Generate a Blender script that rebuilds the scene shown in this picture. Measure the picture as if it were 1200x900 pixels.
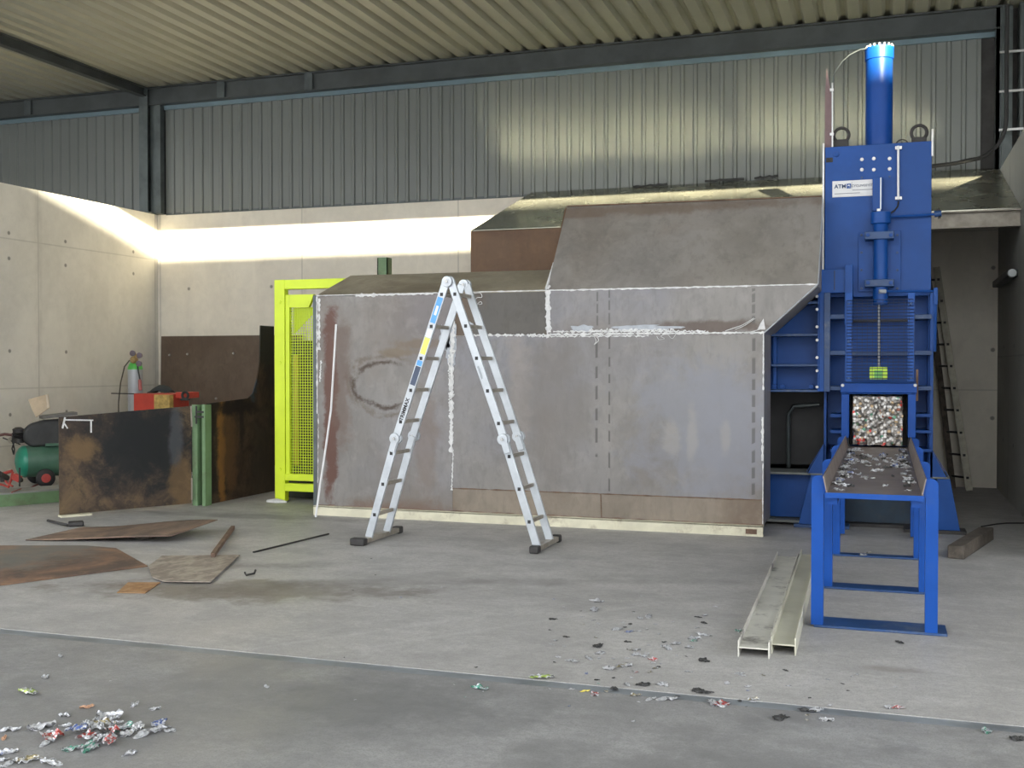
import bpy, bmesh, math, random
from mathutils import Vector, Matrix, noise

# ------------------------------------------------------------------ clear
for o in list(bpy.data.objects):
    bpy.data.objects.remove(o)
scn = bpy.context.scene
COL = scn.collection

# ------------------------------------------------------------------ camera
F_PX = 1290.0
YAW = math.radians(18.7)
PITCH = math.radians(-0.95)
EYE = Vector((0, 0, 1.4))
cam_d = bpy.data.cameras.new('camera')
cam_d.sensor_width = 36.0
cam_d.lens = 36.0 * F_PX / 1200.0
cam_d.clip_end = 500
cam = bpy.data.objects.new('camera', cam_d)
COL.objects.link(cam)
cam.location = EYE
cam.rotation_euler = (math.pi / 2 + PITCH, 0, YAW)
scn.camera = cam
FW = Vector((-math.sin(YAW) * math.cos(PITCH), math.cos(YAW) * math.cos(PITCH), math.sin(PITCH)))
RT = Vector((math.cos(YAW), math.sin(YAW), 0))
UP = RT.cross(FW)

def ray(px, py):
    return FW + RT * ((px - 600) / F_PX) + UP * ((450 - py) / F_PX)
def at(px, py, Y):            # measured photo point -> place on a plane Y = const
    d = ray(px, py); return EYE + d * (Y / d.y)
def fl(px, py, z=0.0):        # measured photo point -> place on a level z
    d = ray(px, py); return EYE + d * ((z - EYE.z) / d.z)

# ------------------------------------------------------------------ world, sun, exposure
world = bpy.data.worlds.new('sky'); scn.world = world
world.use_nodes = True
bg = world.node_tree.nodes['Background']
bg.inputs[0].default_value = (0.91, 0.94, 1.0, 1)
bg.inputs[1].default_value = 3.4
sun_d = bpy.data.lights.new('sun', 'SUN')
sun_d.energy = 38.0
sun_d.angle = math.radians(0.53)
sun_d.color = (1.0, 0.90, 0.66)
sun = bpy.data.objects.new('sun', sun_d); COL.objects.link(sun)
SUN_DIR = Vector((-0.43, 1.0, -0.26))
sun.rotation_euler = SUN_DIR.to_track_quat('-Z', 'Y').to_euler()
vs = scn.view_settings
vs.view_transform = 'Standard'; vs.look = 'None'; vs.gamma = 1.0
vs.use_curve_mapping = False
vs.exposure = 0.66
scn.cycles.blur_glossy = 0.0
scn.cycles.caustics_reflective = True
scn.cycles.sample_clamp_indirect = 40

# ------------------------------------------------------------------ helpers
class MB:
    def __init__(s): s.bm = bmesh.new()
    def box(s, x0, x1, y0, y1, z0, z1):
        x0, x1 = sorted((x0, x1)); y0, y1 = sorted((y0, y1)); z0, z1 = sorted((z0, z1))
        v = [s.bm.verts.new(c) for c in ((x0,y0,z0),(x1,y0,z0),(x1,y1,z0),(x0,y1,z0),(x0,y0,z1),(x1,y0,z1),(x1,y1,z1),(x0,y1,z1))]
        for f in ((0,3,2,1),(4,5,6,7),(0,1,5,4),(1,2,6,5),(2,3,7,6),(3,0,4,7)):
            s.bm.faces.new([v[i] for i in f])
        return s
    def bar(s, a, b, w, t, side=Vector((0,1,0))):
        """box from a to b; w measured across, t measured along `side`"""
        a = Vector(a); b = Vector(b); d = (b - a).normalized()
        sd = (Vector(side) - d * Vector(side).dot(d)).normalized(); ac = d.cross(sd)
        v = []
        for p in (a, b):
            for i, j in ((-1,-1),(1,-1),(1,1),(-1,1)):
                v.append(s.bm.verts.new(p + ac * (w/2*i) + sd * (t/2*j)))
        for f in ((0,3,2,1),(4,5,6,7),(0,1,5,4),(1,2,6,5),(2,3,7,6),(3,0,4,7)):
            s.bm.faces.new([v[i] for i in f])
        return s
    def prism(s, pts, vec):
        """polygon pts extruded by vec"""
        vec = Vector(vec)
        a = [s.bm.verts.new(Vector(p)) for p in pts]
        b = [s.bm.verts.new(Vector(p) + vec) for p in pts]
        n = len(pts)
        s.bm.faces.new(a[::-1]); s.bm.faces.new(b)
        for i in range(n):
            s.bm.faces.new((a[i], a[(i+1) % n], b[(i+1) % n], b[i]))
        return s
    def tube(s, pts, r, n=10, cap=True):
        pts = [Vector(p) for p in pts]; rings = []
        prev = None
        for i, p in enumerate(pts):
            d = (pts[min(i+1, len(pts)-1)] - pts[max(i-1, 0)]).normalized()
            if prev is None:
                q = d.orthogonal().normalized()
            else:
                q = (prev - d * prev.dot(d)).normalized()
            prev = q; w = d.cross(q)
            rr = r[i] if isinstance(r, (list, tuple)) else r
            rings.append([s.bm.verts.new(p + (q*math.cos(2*math.pi*k/n) + w*math.sin(2*math.pi*k/n))*rr) for k in range(n)])
        for A, B in zip(rings, rings[1:]):
            for k in range(n):
                f = s.bm.faces.new((A[k], A[(k+1) % n], B[(k+1) % n], B[k])); f.smooth = n > 6
        if cap:
            s.bm.faces.new(rings[0][::-1]); s.bm.faces.new(rings[-1])
        return s
    def lathe(s, base, axis, prof, n=24):
        """prof = [(distance along axis, radius)]"""
        axis = Vector(axis).normalized(); q = axis.orthogonal().normalized(); w = axis.cross(q); base = Vector(base)
        rings = []
        for h, r in prof:
            rings.append([s.bm.verts.new(base + axis*h + (q*math.cos(2*math.pi*k/n) + w*math.sin(2*math.pi*k/n))*max(r, 1e-4)) for k in range(n)])
        for A, B in zip(rings, rings[1:]):
            for k in range(n):
                f = s.bm.faces.new((A[k], A[(k+1) % n], B[(k+1) % n], B[k])); f.smooth = True
        s.bm.faces.new(rings[0][::-1]); s.bm.faces.new(rings[-1])
        return s
    def torus(s, c, nrm, R, r, n=20, m=8, a0=0, a1=2*math.pi, up=None):
        c = Vector(c); nrm = Vector(nrm).normalized()
        q = Vector(up) if up else nrm.orthogonal().normalized(); w = nrm.cross(q)
        full = abs(a1 - a0 - 2*math.pi) < 1e-6
        k = n if full else n + 1
        pts = [c + (q*math.cos(a0+(a1-a0)*i/n) + w*math.sin(a0+(a1-a0)*i/n))*R for i in range(k)]
        if full: pts.append(pts[0].copy())
        return s.tube(pts, r, m)

def finish(mb, name, mat, parent=None, bevel=0, smooth=False):
    bm = mb.bm
    bmesh.ops.recalc_face_normals(bm, faces=bm.faces)
    if parent is not None and parent.type == 'EMPTY':
        bmesh.ops.translate(bm, verts=bm.verts, vec=-parent.location)
        org = None
    elif parent is not None:                     # sub-part: share the part's origin (the thing's base)
        bmesh.ops.translate(bm, verts=bm.verts, vec=-parent.parent.location)
        org = None
    else:
        xs = [v.co for v in bm.verts]
        lo = Vector((min(v.x for v in xs), min(v.y for v in xs), min(v.z for v in xs)))
        hi = Vector((max(v.x for v in xs), max(v.y for v in xs), max(v.z for v in xs)))
        org = Vector(((lo.x+hi.x)/2, (lo.y+hi.y)/2, lo.z))
        bmesh.ops.translate(bm, verts=bm.verts, vec=-org)
    me = bpy.data.meshes.new(name)
    bm.to_mesh(me); bm.free()
    if smooth:
        for p in me.polygons: p.use_smooth = True
    me.set_sharp_from_angle(angle=math.radians(42))
    me.materials.append(mat)
    o = bpy.data.objects.new(name, me); COL.objects.link(o)
    if parent is not None: o.parent = parent
    if org is not None: o.location = org
    if bevel:
        m = o.modifiers.new('bevel', 'BEVEL'); m.width = bevel; m.segments = 2; m.limit_method = 'ANGLE'
    return o

def thing(name, label, cat, loc=(0,0,0), group=None):
    o = bpy.data.objects.new(name, None); COL.objects.link(o)
    o.location = loc; o.empty_display_size = .1
    o['label'] = label; o['category'] = cat
    if group: o['group'] = group
    return o
def tag(o, label, cat, group=None, kind=None):
    o['label'] = label; o['category'] = cat
    if group: o['group'] = group
    if kind: o['kind'] = kind
    return o
def struct(mb, name, mat, bevel=0):
    bm = mb.bm
    bmesh.ops.recalc_face_normals(bm, faces=bm.faces)
    me = bpy.data.meshes.new(name); bm.to_mesh(me); bm.free(); me.materials.append(mat)
    o = bpy.data.objects.new(name, me); COL.objects.link(o); o['kind'] = 'structure'
    return o

# ------------------------------------------------------------------ node maths
class NT:
    def __init__(s, name, rough=0.6, metal=0.0, spec=0.5):
        s.m = bpy.data.materials.new(name); s.m.use_nodes = True
        s.t = s.m.node_tree; s.b = s.t.nodes['Principled BSDF']
        s.b.inputs['Roughness'].default_value = rough
        s.b.inputs['Metallic'].default_value = metal
        s.b.inputs['Specular IOR Level'].default_value = spec
        tc = s.t.nodes.new('ShaderNodeTexCoord'); s.co = tc.outputs['Object']
        sp = s.t.nodes.new('ShaderNodeSeparateXYZ'); s.t.links.new(s.co, sp.inputs[0])
        s.x, s.y, s.z = (X(s, sp.outputs[i]) for i in range(3))
    def link(s, a, b): s.t.links.new(a, b)
    def noise(s, scale=1, detail=6, rough=.6, stretch=(1,1,1), off=(0,0,0), dist=0):
        mp = s.t.nodes.new('ShaderNodeMapping'); mp.inputs['Scale'].default_value = stretch; mp.inputs['Location'].default_value = off
        s.link(s.co, mp.inputs[0])
        n = s.t.nodes.new('ShaderNodeTexNoise'); n.inputs['Scale'].default_value = scale
        n.inputs['Detail'].default_value = detail; n.inputs['Roughness'].default_value = rough; n.inputs['Distortion'].default_value = dist
        s.link(mp.outputs[0], n.inputs['Vector'])
        return X(s, n.outputs['Fac'])
    def voronoi(s, scale=10, color=False):
        n = s.t.nodes.new('ShaderNodeTexVoronoi'); n.inputs['Scale'].default_value = scale
        s.link(s.co, n.inputs['Vector'])
        return n.outputs['Color'] if color else X(s, n.outputs['Distance'])
    def ramp(s, v, stops):
        r = s.t.nodes.new('ShaderNodeValToRGB'); e = r.color_ramp.elements
        while len(e) < len(stops): e.new(0.5)
        for el, (p, c) in zip(e, stops): el.position = p; el.color = (*c, 1)
        s.link(v.k, r.inputs[0]); return r.outputs[0]
    def mix(s, f, a, b, mode='MIX'):
        n = s.t.nodes.new('ShaderNodeMix'); n.data_type = 'RGBA'; n.blend_type = mode
        if isinstance(f, X): s.link(f.k, n.inputs[0])
        else: n.inputs[0].default_value = f
        for v, i in ((a, 6), (b, 7)):
            if isinstance(v, tuple): n.inputs[i].default_value = (*v, 1)
            else: s.link(v, n.inputs[i])
        return n.outputs[2]
    def out(s, col, rough=None, bump=None, bstr=.2, bdist=.01):
        if isinstance(col, tuple): s.b.inputs['Base Color'].default_value = (*col, 1)
        else: s.link(col, s.b.inputs['Base Color'])
        if rough is not None: s.link(rough.k, s.b.inputs['Roughness'])
        if bump is not None:
            n = s.t.nodes.new('ShaderNodeBump'); n.inputs['Strength'].default_value = bstr; n.inputs['Distance'].default_value = bdist
            s.link(bump.k, n.inputs['Height']); s.link(n.outputs[0], s.b.inputs['Normal'])
        return s.m
class X:
    def __init__(s, nt, k): s.nt = nt; s.k = k
    def op(s, o, *a, clamp=False):
        n = s.nt.t.nodes.new('ShaderNodeMath'); n.operation = o; n.use_clamp = clamp
        s.nt.link(s.k, n.inputs[0])
        for i, v in enumerate(a):
            if isinstance(v, X): s.nt.link(v.k, n.inputs[i+1])
            else: n.inputs[i+1].default_value = v
        return X(s.nt, n.outputs[0])
    def __add__(s, o): return s.op('ADD', o)
    def __sub__(s, o): return s.op('SUBTRACT', o)
    def __mul__(s, o): return s.op('MULTIPLY', o)
    def abs(s): return s.op('ABSOLUTE')
    def near(s, c, w, soft=None):         # 1 within w of c, fading over soft
        soft = soft or w*.5
        return ((s - c).abs() - (w + soft)).op('MULTIPLY', -1/soft, clamp=True)
    def wrap(s, a, b): return s.op('WRAP', b, a)
    def step(s, a, b):                    # smooth 0..1 from a to b
        n = s.nt.t.nodes.new('ShaderNodeMapRange'); n.interpolation_type = 'SMOOTHSTEP'
        n.inputs[1].default_value = a; n.inputs[2].default_value = b
        s.nt.link(s.k, n.inputs[0]); return X(s.nt, n.outputs[0])
    def max(s, o): return s.op('MAXIMUM', o)
    def min(s, o): return s.op('MINIMUM', o)
def blob(nt, u, v, cu, cv, ru, rv, dist=None, soft=.5):
    a = (u - cu) * (1/ru); b = (v - cv) * (1/rv)
    d = (a*a + b*b).op('SQRT')
    if dist is not None: d = d + (dist - .5) * 3.4
    return d.step(1 + soft*.5, 1 - soft*.5)

def plain(name, col, rough=.5, metal=0.0, var=.12, scale=6, spec=.5, bump=.0, dirt=None, dirt_amt=.5):
    t = NT(name, rough, metal, spec)
    n = t.noise(scale, 5)
    c = t.mix(n.step(.3, .7), tuple(max(0, x*(1-var)) for x in col), tuple(min(1, x*(1+var)) for x in col))
    if dirt:
        c = t.mix(t.noise(scale*.7, 8, .7, off=(3,1,7)).step(.52, .68) * dirt_amt, c, dirt)
    return t.out(c, bump=t.noise(scale*8, 4) if bump else None, bstr=bump)

def concrete_wall(name, base, axis, joint, period, hz, zrows, dark=.55):
    t = NT(name, .85, 0, .25)
    u = t.x if axis == 'x' else t.y
    n1 = t.noise(.9, 6, .6); n2 = t.noise(9, 6, .65); n3 = t.noise(2.5, 5, .6, stretch=(1,1,.35), off=(5,2,1))
    c = t.mix(n1.step(.35, .68), tuple(b*.88 for b in base), base)
    c = t.mix(n3.step(.46, .64)*.45, c, tuple(b*.80 for b in base))
    c = t.mix(t.noise(3.0, 9, .75, off=(2,9,4), dist=.5).step(.5,.64)*.3, c, tuple(b*.78 for b in base))
    c = t.mix(n2.step(.35, .75)*.25, c, tuple(min(1, b*1.12) for b in base))
    w = (u - joint).wrap(-period/2, period/2)
    m = w.near(0, .006, .006)
    for z in hz: m = m.max(t.z.near(z, .005, .006)*.75)
    m = m * .36
    dx = w.abs() - .49*period/2.35
    for z in zrows:
        dz = t.z - z
        d = (dx*dx + dz*dz).op('SQRT')
        m = m.max(d.step(.032, .014) * .85)
    stain = w.near(0, .03, .05) * n3.step(.45, .7) * .3
    m = m.max(stain)
    c = t.mix(m, c, tuple(b*dark*.5 for b in base))
    pit = t.noise(45, 2, .5, off=(1,4,2)).step(.70, .76) * .3
    c = t.mix(pit, c, tuple(b*.5 for b in base))
    return t.out(c, bump=n2*.6 - m, bstr=.25, bdist=.01)

def floor_mat(name, base, rough, stains, mott=.35):
    t = NT(name, rough, 0, .35)
    n1 = t.noise(.35, 6, .6); n2 = t.noise(2.2, 8, .68, off=(3,3,0)); n3 = t.noise(30, 5, .7); n4 = t.noise(1.1, 7, .65, stretch=(.35,1,1), off=(9,1,0))
    c = t.mix(n1.step(.35, .65), tuple(b*.80 for b in base), base)
    c = t.mix(n2.step(.42, .64)*.6, c, tuple(b*.70 for b in base))
    c = t.mix(t.noise(6, 8, .75, off=(4,9,0), stretch=(.6,1,1)).step(.48, .62)*.30, c, tuple(min(1, b*1.3) for b in base))
    c = t.mix(n4.step(.48, .66)*.5, c, tuple(min(1, b*1.22) for b in base))
    c = t.mix(n3.step(.44, .60)*.38, c, tuple(b*.62 for b in base))
    c = t.mix(t.noise(70, 2, .5, off=(2,2,2)).step(.71, .76)*.5, c, tuple(b*.35 for b in base))
    for (cx, cy, rx, ry, col, amt, ang) in stains:
        ca, sa = math.cos(ang), math.sin(ang)
        u = (t.x - cx)*ca + (t.y - cy)*sa; v = (t.y - cy)*ca - (t.x - cx)*sa
        c = t.mix(blob(t, u, v, 0, 0, rx, ry, t.noise(3.5, 6, .7, off=(cx,cy,0)), 1.1) * amt, c, col)
    c = t.mix(t.noise(.8, 9, .72, off=(1,6,0)).step(.50, .62)*mott, c, tuple(b*.66 for b in base))
    c = t.mix(t.noise(120, 3, .6, off=(6,6,0)).step(.5, .60)*.40, c, tuple(b*.5 for b in base))
    r = n2.step(.3, .7)*.2 + (rough - .1)
    return t.out(c, rough=r, bump=n3, bstr=.18, bdist=.004)

def steel_mat(name, base, rust=.3, rustcol=(.10,.045,.02), marks=(), rough=.42, metal=.35, blue=.25, brownscale=.8, blobs=(), axis='x', vst=.5, rings=()):
    t = NT(name, rough, metal, .45)
    u = t.x if axis == 'x' else t.y
    n1 = t.noise(brownscale, 7, .62, dist=.6); n2 = t.noise(1.7, 6, .6, stretch=(1,1,vst), off=(4,4,4)); n3 = t.noise(11, 6, .7, stretch=(1.3,1.3,.5)); n4 = t.noise(.55, 4, .5, off=(1,8,2))
    c = t.mix(n2.step(.3, .7), tuple(b*.84 for b in base), tuple(min(1, b*1.14) for b in base))
    c = t.mix(n4.step(.5, .7)*blue, c, (base[0]*.92, base[1]*.98, base[2]*1.20))
    c = t.mix(n1.step(.46, .64)*rust, c, rustcol)
    c = t.mix(t.noise(3.2, 8, .7, off=(2,5,8), dist=1.0).step(.47, .62)*.28, c, tuple(b*.68 for b in base))
    c = t.mix(t.noise(5.5, 6, .65, off=(12,5,1), dist=.5).step(.5, .66)*.25, c, tuple(min(1,b*1.35) for b in base))
    for (cu, cv, ru, rv, col, amt, w) in rings:
        a = (u - cu)*(1/ru); b = (t.z - cv)*(1/rv); d = (a*a + b*b).op('SQRT') + (t.noise(2.4, 6, .7, off=(cu,1,cv)) - .5)*1.1
        c = t.mix((d - 1).abs().step(w, 0) * a.step(.75, .2) * t.noise(5, 5, .7, off=(3,3,cv)).step(.35,.55) * amt, c, col)
    c = t.mix(n3.step(.48, .68)*.30, c, tuple(b*.55 for b in base))
    c = t.mix(t.noise(16, 4, .7, stretch=(1,1,.12), off=(7,7,1)).step(.58, .75)*.18, c, tuple(min(1, b*1.35) for b in base))
    for (cu, cv, ru, rv, col, amt, soft) in blobs:
        c = t.mix(blob(t, u, t.z, cu, cv, ru, rv, t.noise(3.0, 7, .7, off=(cu,0,cv), dist=.4), soft)*amt, c, col)
    for (mu, z0, z1, per, duty, w, amt) in marks:      # rows of burn marks left by welding behind
        m = u.near(mu, w, w*.7) * t.z.near((z0+z1)/2, (z1-z0)/2, .01)
        if per:
            ph = (t.z + t.noise(.9, 2, .5, off=(mu,0,0))*.5).wrap(0, per)
            m = m * ph.step(per*duty + .02, per*duty)
        c = t.mix(m*amt, c, tuple(b*.35 for b in base))
    r = n2.step(.3, .7)*.16 + (rough - .05)
    return t.out(c, rough=r, bump=n3, bstr=.06, bdist=.003)

def rust_mat(name, axis, stops, scale=1.6, blobs=(), rough=.65, metal=.05):
    t = NT(name, rough, metal, .3)
    u = t.x if axis == 'x' else t.y
    n = t.noise(scale, 10, .66, dist=.9)
    c = t.ramp(n.step(.34, .66), stops)
    c = t.mix(t.noise(scale*4, 8, .75, off=(3,1,6), dist=.4).step(.46, .62)*.55, c, stops[0][1])
    c = t.mix(t.noise(scale*9, 6, .7, off=(8,1,6)).step(.52, .66)*.35, c, stops[-1][1])
    for (cu, cv, ru, rv, col, amt, soft) in blobs:
        c = t.mix(blob(t, u, t.z, cu, cv, ru, rv, t.noise(3.4, 9, .72, off=(cu,0,cv), dist=.5), soft)*amt, c, col)
    return t.out(c, bump=t.noise(20, 6, .7), bstr=.15, bdist=.004)

# ------------------------------------------------------------------ materials
M = {}
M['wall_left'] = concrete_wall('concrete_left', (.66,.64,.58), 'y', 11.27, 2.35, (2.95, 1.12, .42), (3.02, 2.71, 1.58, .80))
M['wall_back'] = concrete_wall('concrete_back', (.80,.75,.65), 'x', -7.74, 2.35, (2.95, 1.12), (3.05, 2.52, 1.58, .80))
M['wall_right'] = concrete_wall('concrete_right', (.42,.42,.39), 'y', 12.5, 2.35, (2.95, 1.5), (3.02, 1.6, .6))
RUSTY = (.115,.075,.045)
M['floor'] = floor_mat('hall_floor', (.43,.42,.405), .55, [
    (-3.75, 5.95, .95, .26, (.105,.082,.06), .75, .25),
    (-4.6, 6.45, .8, .12, (.13,.12,.11), .5, .5),
    (-2.9, 6.5, 1.6, .10, (.16,.15,.14), .4, .35),
    (-5.6, 8.9, 1.2, .14, (.13,.125,.12), .5, .1),
    (-1.9, 5.6, 1.3, .022, (.52,.52,.51), .22, .9),
    (-2.5, 5.3, 1.0, .02, (.52,.52,.51), .2, .9),
    (.05, 5.35, .13, .05, (.20,.18,.16), .55, 0)])
M['apron'] = floor_mat('apron_floor', (.29,.288,.285), .5, [
    (-1.95, 4.15, .55, .30, (.13,.13,.13), .6, 0),
    (-.60, 3.95, .06, .05, (.12,.12,.12), .6, 0),
    (-.28, 3.80, .05, .03, (.14,.14,.14), .5, 0),
    (-.12, 3.72, .04, .03, (.14,.14,.14), .5, 0),
    (-2.3, 3.9, .8, .4, (.15,.15,.15), .5, .3),
    (-.1, 4.3, .6, .10, (.42,.42,.41), .25, 0)], .95)
M['yard'] = plain('bounce_ground', (.55,.54,.51), .8)
M['pale'] = plain('bounce_pale', (.72,.71,.68), .85)
M['joint'] = plain('joint_steel', (.21,.23,.245), .5, .3, .3, 3)
M['ceiling'] = plain('roof_sheet', (.33,.328,.262), .5, .1, .06, .8)
M['clad'] = plain('wall_sheet', (.14,.152,.143), .36, .12, .05, .8)
M['flash'] = plain('flashing', (.14,.20,.23), .4, .3, .1, 2)
M['galv'] = plain('galvanised_beam', (.085,.10,.10), .45, .4, .25, 3)
M['beam'] = plain('dark_beam', (.055,.062,.062), .5, .3, .2, 3)
M['blue'] = plain('blue_paint', (.005,.060,.26), .45, 0, .10, 3, bump=.03, spec=.3)
M['blue_dusty'] = plain('blue_paint_dusty', (.016,.055,.16), .45, 0, .15, 5, dirt=(.16,.18,.20), dirt_amt=.5)
M['blue_bright'] = plain('blue_paint_bright', (.003,.056,.28), .42, 0, .08, 3, dirt=(.08,.13,.25), dirt_amt=.15, spec=.25)
M['shade_blue'] = plain('painted_shade_teal', (.014,.035,.06), .6, 0, .2, 5, dirt=(.05,.05,.05), dirt_amt=.5)
M['grey_top'] = plain('dust_grey', (.17,.18,.17), .7, 0, .2, 8)
M['dark'] = plain('dark_steel', (.035,.033,.032), .6, .2, .3, 6)
M['black'] = plain('black_rubber', (.018,.018,.018), .6, 0, .2, 8)
M['chrome'] = plain('rod_steel', (.22,.23,.24), .35, .7, .05, 8)
M['zinc'] = plain('zinc_bolt', (.45,.45,.44), .3, .6, .1, 20)
M['alu'] = plain('aluminium', (.47,.50,.53), .40, .5, .08, 9)
M['alu_dull'] = plain('dull_aluminium', (.33,.30,.25), .45, .5, .2, 9)
M['old_alu'] = plain('old_aluminium', (.36,.34,.27), .5, .2, .2, 9)
M['yellow'] = plain('safety_yellow', (.66,.82,.02), .42, 0, .04, 4)
M['green'] = plain('green_primer', (.14,.235,.115), .55, 0, .15, 5, dirt=(.10,.08,.05), dirt_amt=.4)
M['cream'] = plain('cream_primer', (.60,.57,.43), .5, 0, .10, 5, dirt=(.16,.10,.06), dirt_amt=.55)
M['beige'] = plain('beige_beam_paint', (.55,.54,.48), .45, .05, .10, 6, dirt=(.10,.09,.08), dirt_amt=.85)
M['beige2'] = plain('beige_beam_paint_clean', (.52,.51,.41), .45, .1, .08, 3, dirt=(.25,.24,.18), dirt_amt=.4)
M['seal'] = plain('white_sealant', (.60,.60,.59), .5, 0, .12, 25)
M['white'] = plain('white_plastic', (.68,.68,.68), .4, 0, .03, 5)
M['wood'] = plain('old_timber', (.085,.07,.055), .8, 0, .35, 14, dirt=(.17,.15,.12), dirt_amt=.4, bump=.3)
M['hopper'] = steel_mat('hopper_sheet', (.42,.42,.34), .18, (.24,.21,.16), rough=.21, metal=.72, blue=.1)
M['hop_rust'] = steel_mat('hopper_rust', (.15,.085,.045), .6, (.075,.035,.018), rough=.6, metal=.1, blue=0)
M['rust'] = plain('rust', (.14,.085,.055), .7, .1, .35, 7)

# ------------------------------------------------------------------ structure
ZW = 3.615      # top of the concrete walls
YB = 13.69      # back wall plane
XL, XR = -10.13, 1.22
ZR = 5.45       # low roof
struct(MB().box(-18, 9, 4.665, 14.4, -.3, 0), 'floor', M['floor'])
struct(MB().box(-18, 9, -5, 4.575, -.3, 0), 'floor.001', M['apron'])
struct(MB().box(-45, 70, -25, -5, -.3, -.01), 'floor.002', M['yard'])  # unseen bright ground, added to bounce light up to the roof
struct(MB().box(-18, 9, 4.575, 4.665, -.3, -.003), 'trim_1', M['joint'])
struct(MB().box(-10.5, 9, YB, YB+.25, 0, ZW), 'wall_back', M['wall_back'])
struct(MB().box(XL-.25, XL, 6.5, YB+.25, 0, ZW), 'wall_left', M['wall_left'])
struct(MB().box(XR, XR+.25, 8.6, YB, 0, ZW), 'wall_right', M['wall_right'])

def corrugated(axis, u0, u1, pitch, prof, fn):
    """prof: list of (fraction, height); fn(u, h) -> two points"""
    mb = MB(); prev = None; n = int((u1-u0)/pitch)
    for i in range(n):
        for f, h in prof:
            a, b = fn(u0 + (i+f)*pitch, h)
            va, vb = mb.bm.verts.new(a), mb.bm.verts.new(b)
            if prev: mb.bm.faces.new((prev[0], va, vb, prev[1]))
            prev = (va, vb)
    return mb
# roof sheeting, ribs running to the back wall
roof = corrugated('x', -18.06, 9, .245, ((0,0),(.50,0),(.66,.055),(.84,.055)), lambda u, h: ((u, 5.77, ZR+h), (u, YB+.1, ZR+h)))
o = struct(roof, 'ceiling', M['ceiling'])
m = o.modifiers.new('t', 'SOLIDIFY'); m.thickness = .004; m.offset = 1
struct(MB().box(-18, 9, 5.77, 14.4, ZR+.07, ZR+.20), 'ceiling.001', M['dark'])
# unseen side walls, added to keep sky light out of the low hall
struct(MB().box(-18.2, -18, 5.0, 14.4, 0, 5.65), 'wall_sky_block_left', M['clad'])
struct(MB().box(9, 9.2, 5.0, 14.4, 0, 5.65), 'wall_sky_block_right', M['clad'])
# unseen upper wall and high roof, added to trim the sun band and sky
struct(MB().box(-18, 9, 5.62, 5.77, 5.45, 8.6), 'wall_sun_block_front', M['clad'])
struct(MB().box(-18, 9, -5.0, 5.77, 8.6, 8.8), 'ceiling.002', M['ceiling'])
# unseen pale block, added to cut off low sun and bounce light in
struct(MB().box(-45, 70, -27, -25, 0, 13.14), 'wall_sun_block_yard', M['pale'])

# upper wall cladding
def clad(u0, u1, name, z0=ZW, z1=5.165):
    mb = corrugated('x', u0, u1, .162, ((0,0),(.62,0),(.70,.016),(.74,.018),(.92,.018)), lambda u, h: ((u, YB-.008-h, z0), (u, YB-.008-h, z1)))
    return struct(mb, name, M['clad'])
clad(-18, -10.33, 'wall_upper_back')
clad(-9.98, 1.17, 'wall_upper_back.001')
struct(MB().box(-18, -10.3, YB+.01, YB+.1, 0, 5.6), 'wall_upper_back.002', M['dark'])
struct(MB().box(-10.4, 9, YB+.01, YB+.1, ZW, 5.6), 'wall_upper_back.003', M['dark'])
struct(MB().box(1.5, 9, YB-.04, YB, ZW, 5.6), 'wall_upper_back.004', M['beam'])
# blue grey flashing along the head of the sheets
struct(MB().box(-9.98, 1.17, YB-.05, YB-.005, 5.13, 5.19), 'trim_2', M['flash'])
struct(MB().box(-18, -10.33, YB-.05, YB-.005, 5.13, 5.19), 'trim_3', M['flash'])
struct(MB().box(-9.98, 1.17, YB-.012, YB+.0, ZW-.012, ZW+.02), 'trim_4', M['galv'])
# eave beam (channel with flanges)
def eave(x0, x1, name):
    mb = MB()
    mb.box(x0, x1, YB-.13, YB-.12, 5.20, 5.43)
    mb.box(x0, x1, YB-.19, YB-.02, 5.425, 5.44)
    mb.box(x0, x1, YB-.17, YB-.02, 5.19, 5.205)
    return struct(mb, name, M['beam'])
eave(-18, -10.24, 'trim_5'); eave(-10.24, 1.3, 'trim_6')
for i, x in enumerate((-12.4, -9.0, -7.6)):
    struct(MB().box(x, x+.12, YB-.17, YB-.11, 5.2, 5.425), 'trim_%d' % (7+i), M['galv'])
# I section column in the left corner
mb = MB()
mb.box(-10.30, -10.16, YB-.19, YB-.175, ZW, 5.43); mb.box(-10.24, -10.22, YB-.18, YB-.03, ZW, 5.43); mb.box(-10.32, -10.14, YB-.04, YB-.025, ZW, 5.43)
mb.box(-10.06, -9.99, YB-.12, YB-.02, ZW, 5.2); mb.box(-10.36, -10.33, YB-.12, YB-.02, ZW, 5.2)
mb.box(-10.34, -10.10, YB-.22, YB-.02, ZW, ZW+.02)
mb.box(-10.17,-10.06, YB-.11, YB-.02, ZW, 5.2)
struct(mb, 'trim_10', M['galv'])
# rafter running forward from the column
mb = MB()
mb.box(-10.24, -10.22, 5.8, YB-.1, 5.33, 5.45); mb.box(-10.28, -10.18, 5.8, YB-.1, 5.31, 5.33); mb.box(-10.28, -10.18, 5.8, YB-.1, 5.43, 5.449)
struct(mb, 'trim_11', M['beam'])
# right corner column
mb = MB()
mb.box(1.17, 1.21, YB-.16, YB, ZW, 5.43); mb.box(1.17, 1.34, YB-.16, YB-.14, ZW, 5.43)
struct(mb, 'trim_12', M['galv'])
mb = MB()
mb.box(1.40, 1.44, YB-.26, YB-.05, ZW, 5.43)
struct(mb, 'trim_13', M['galv'])

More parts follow.
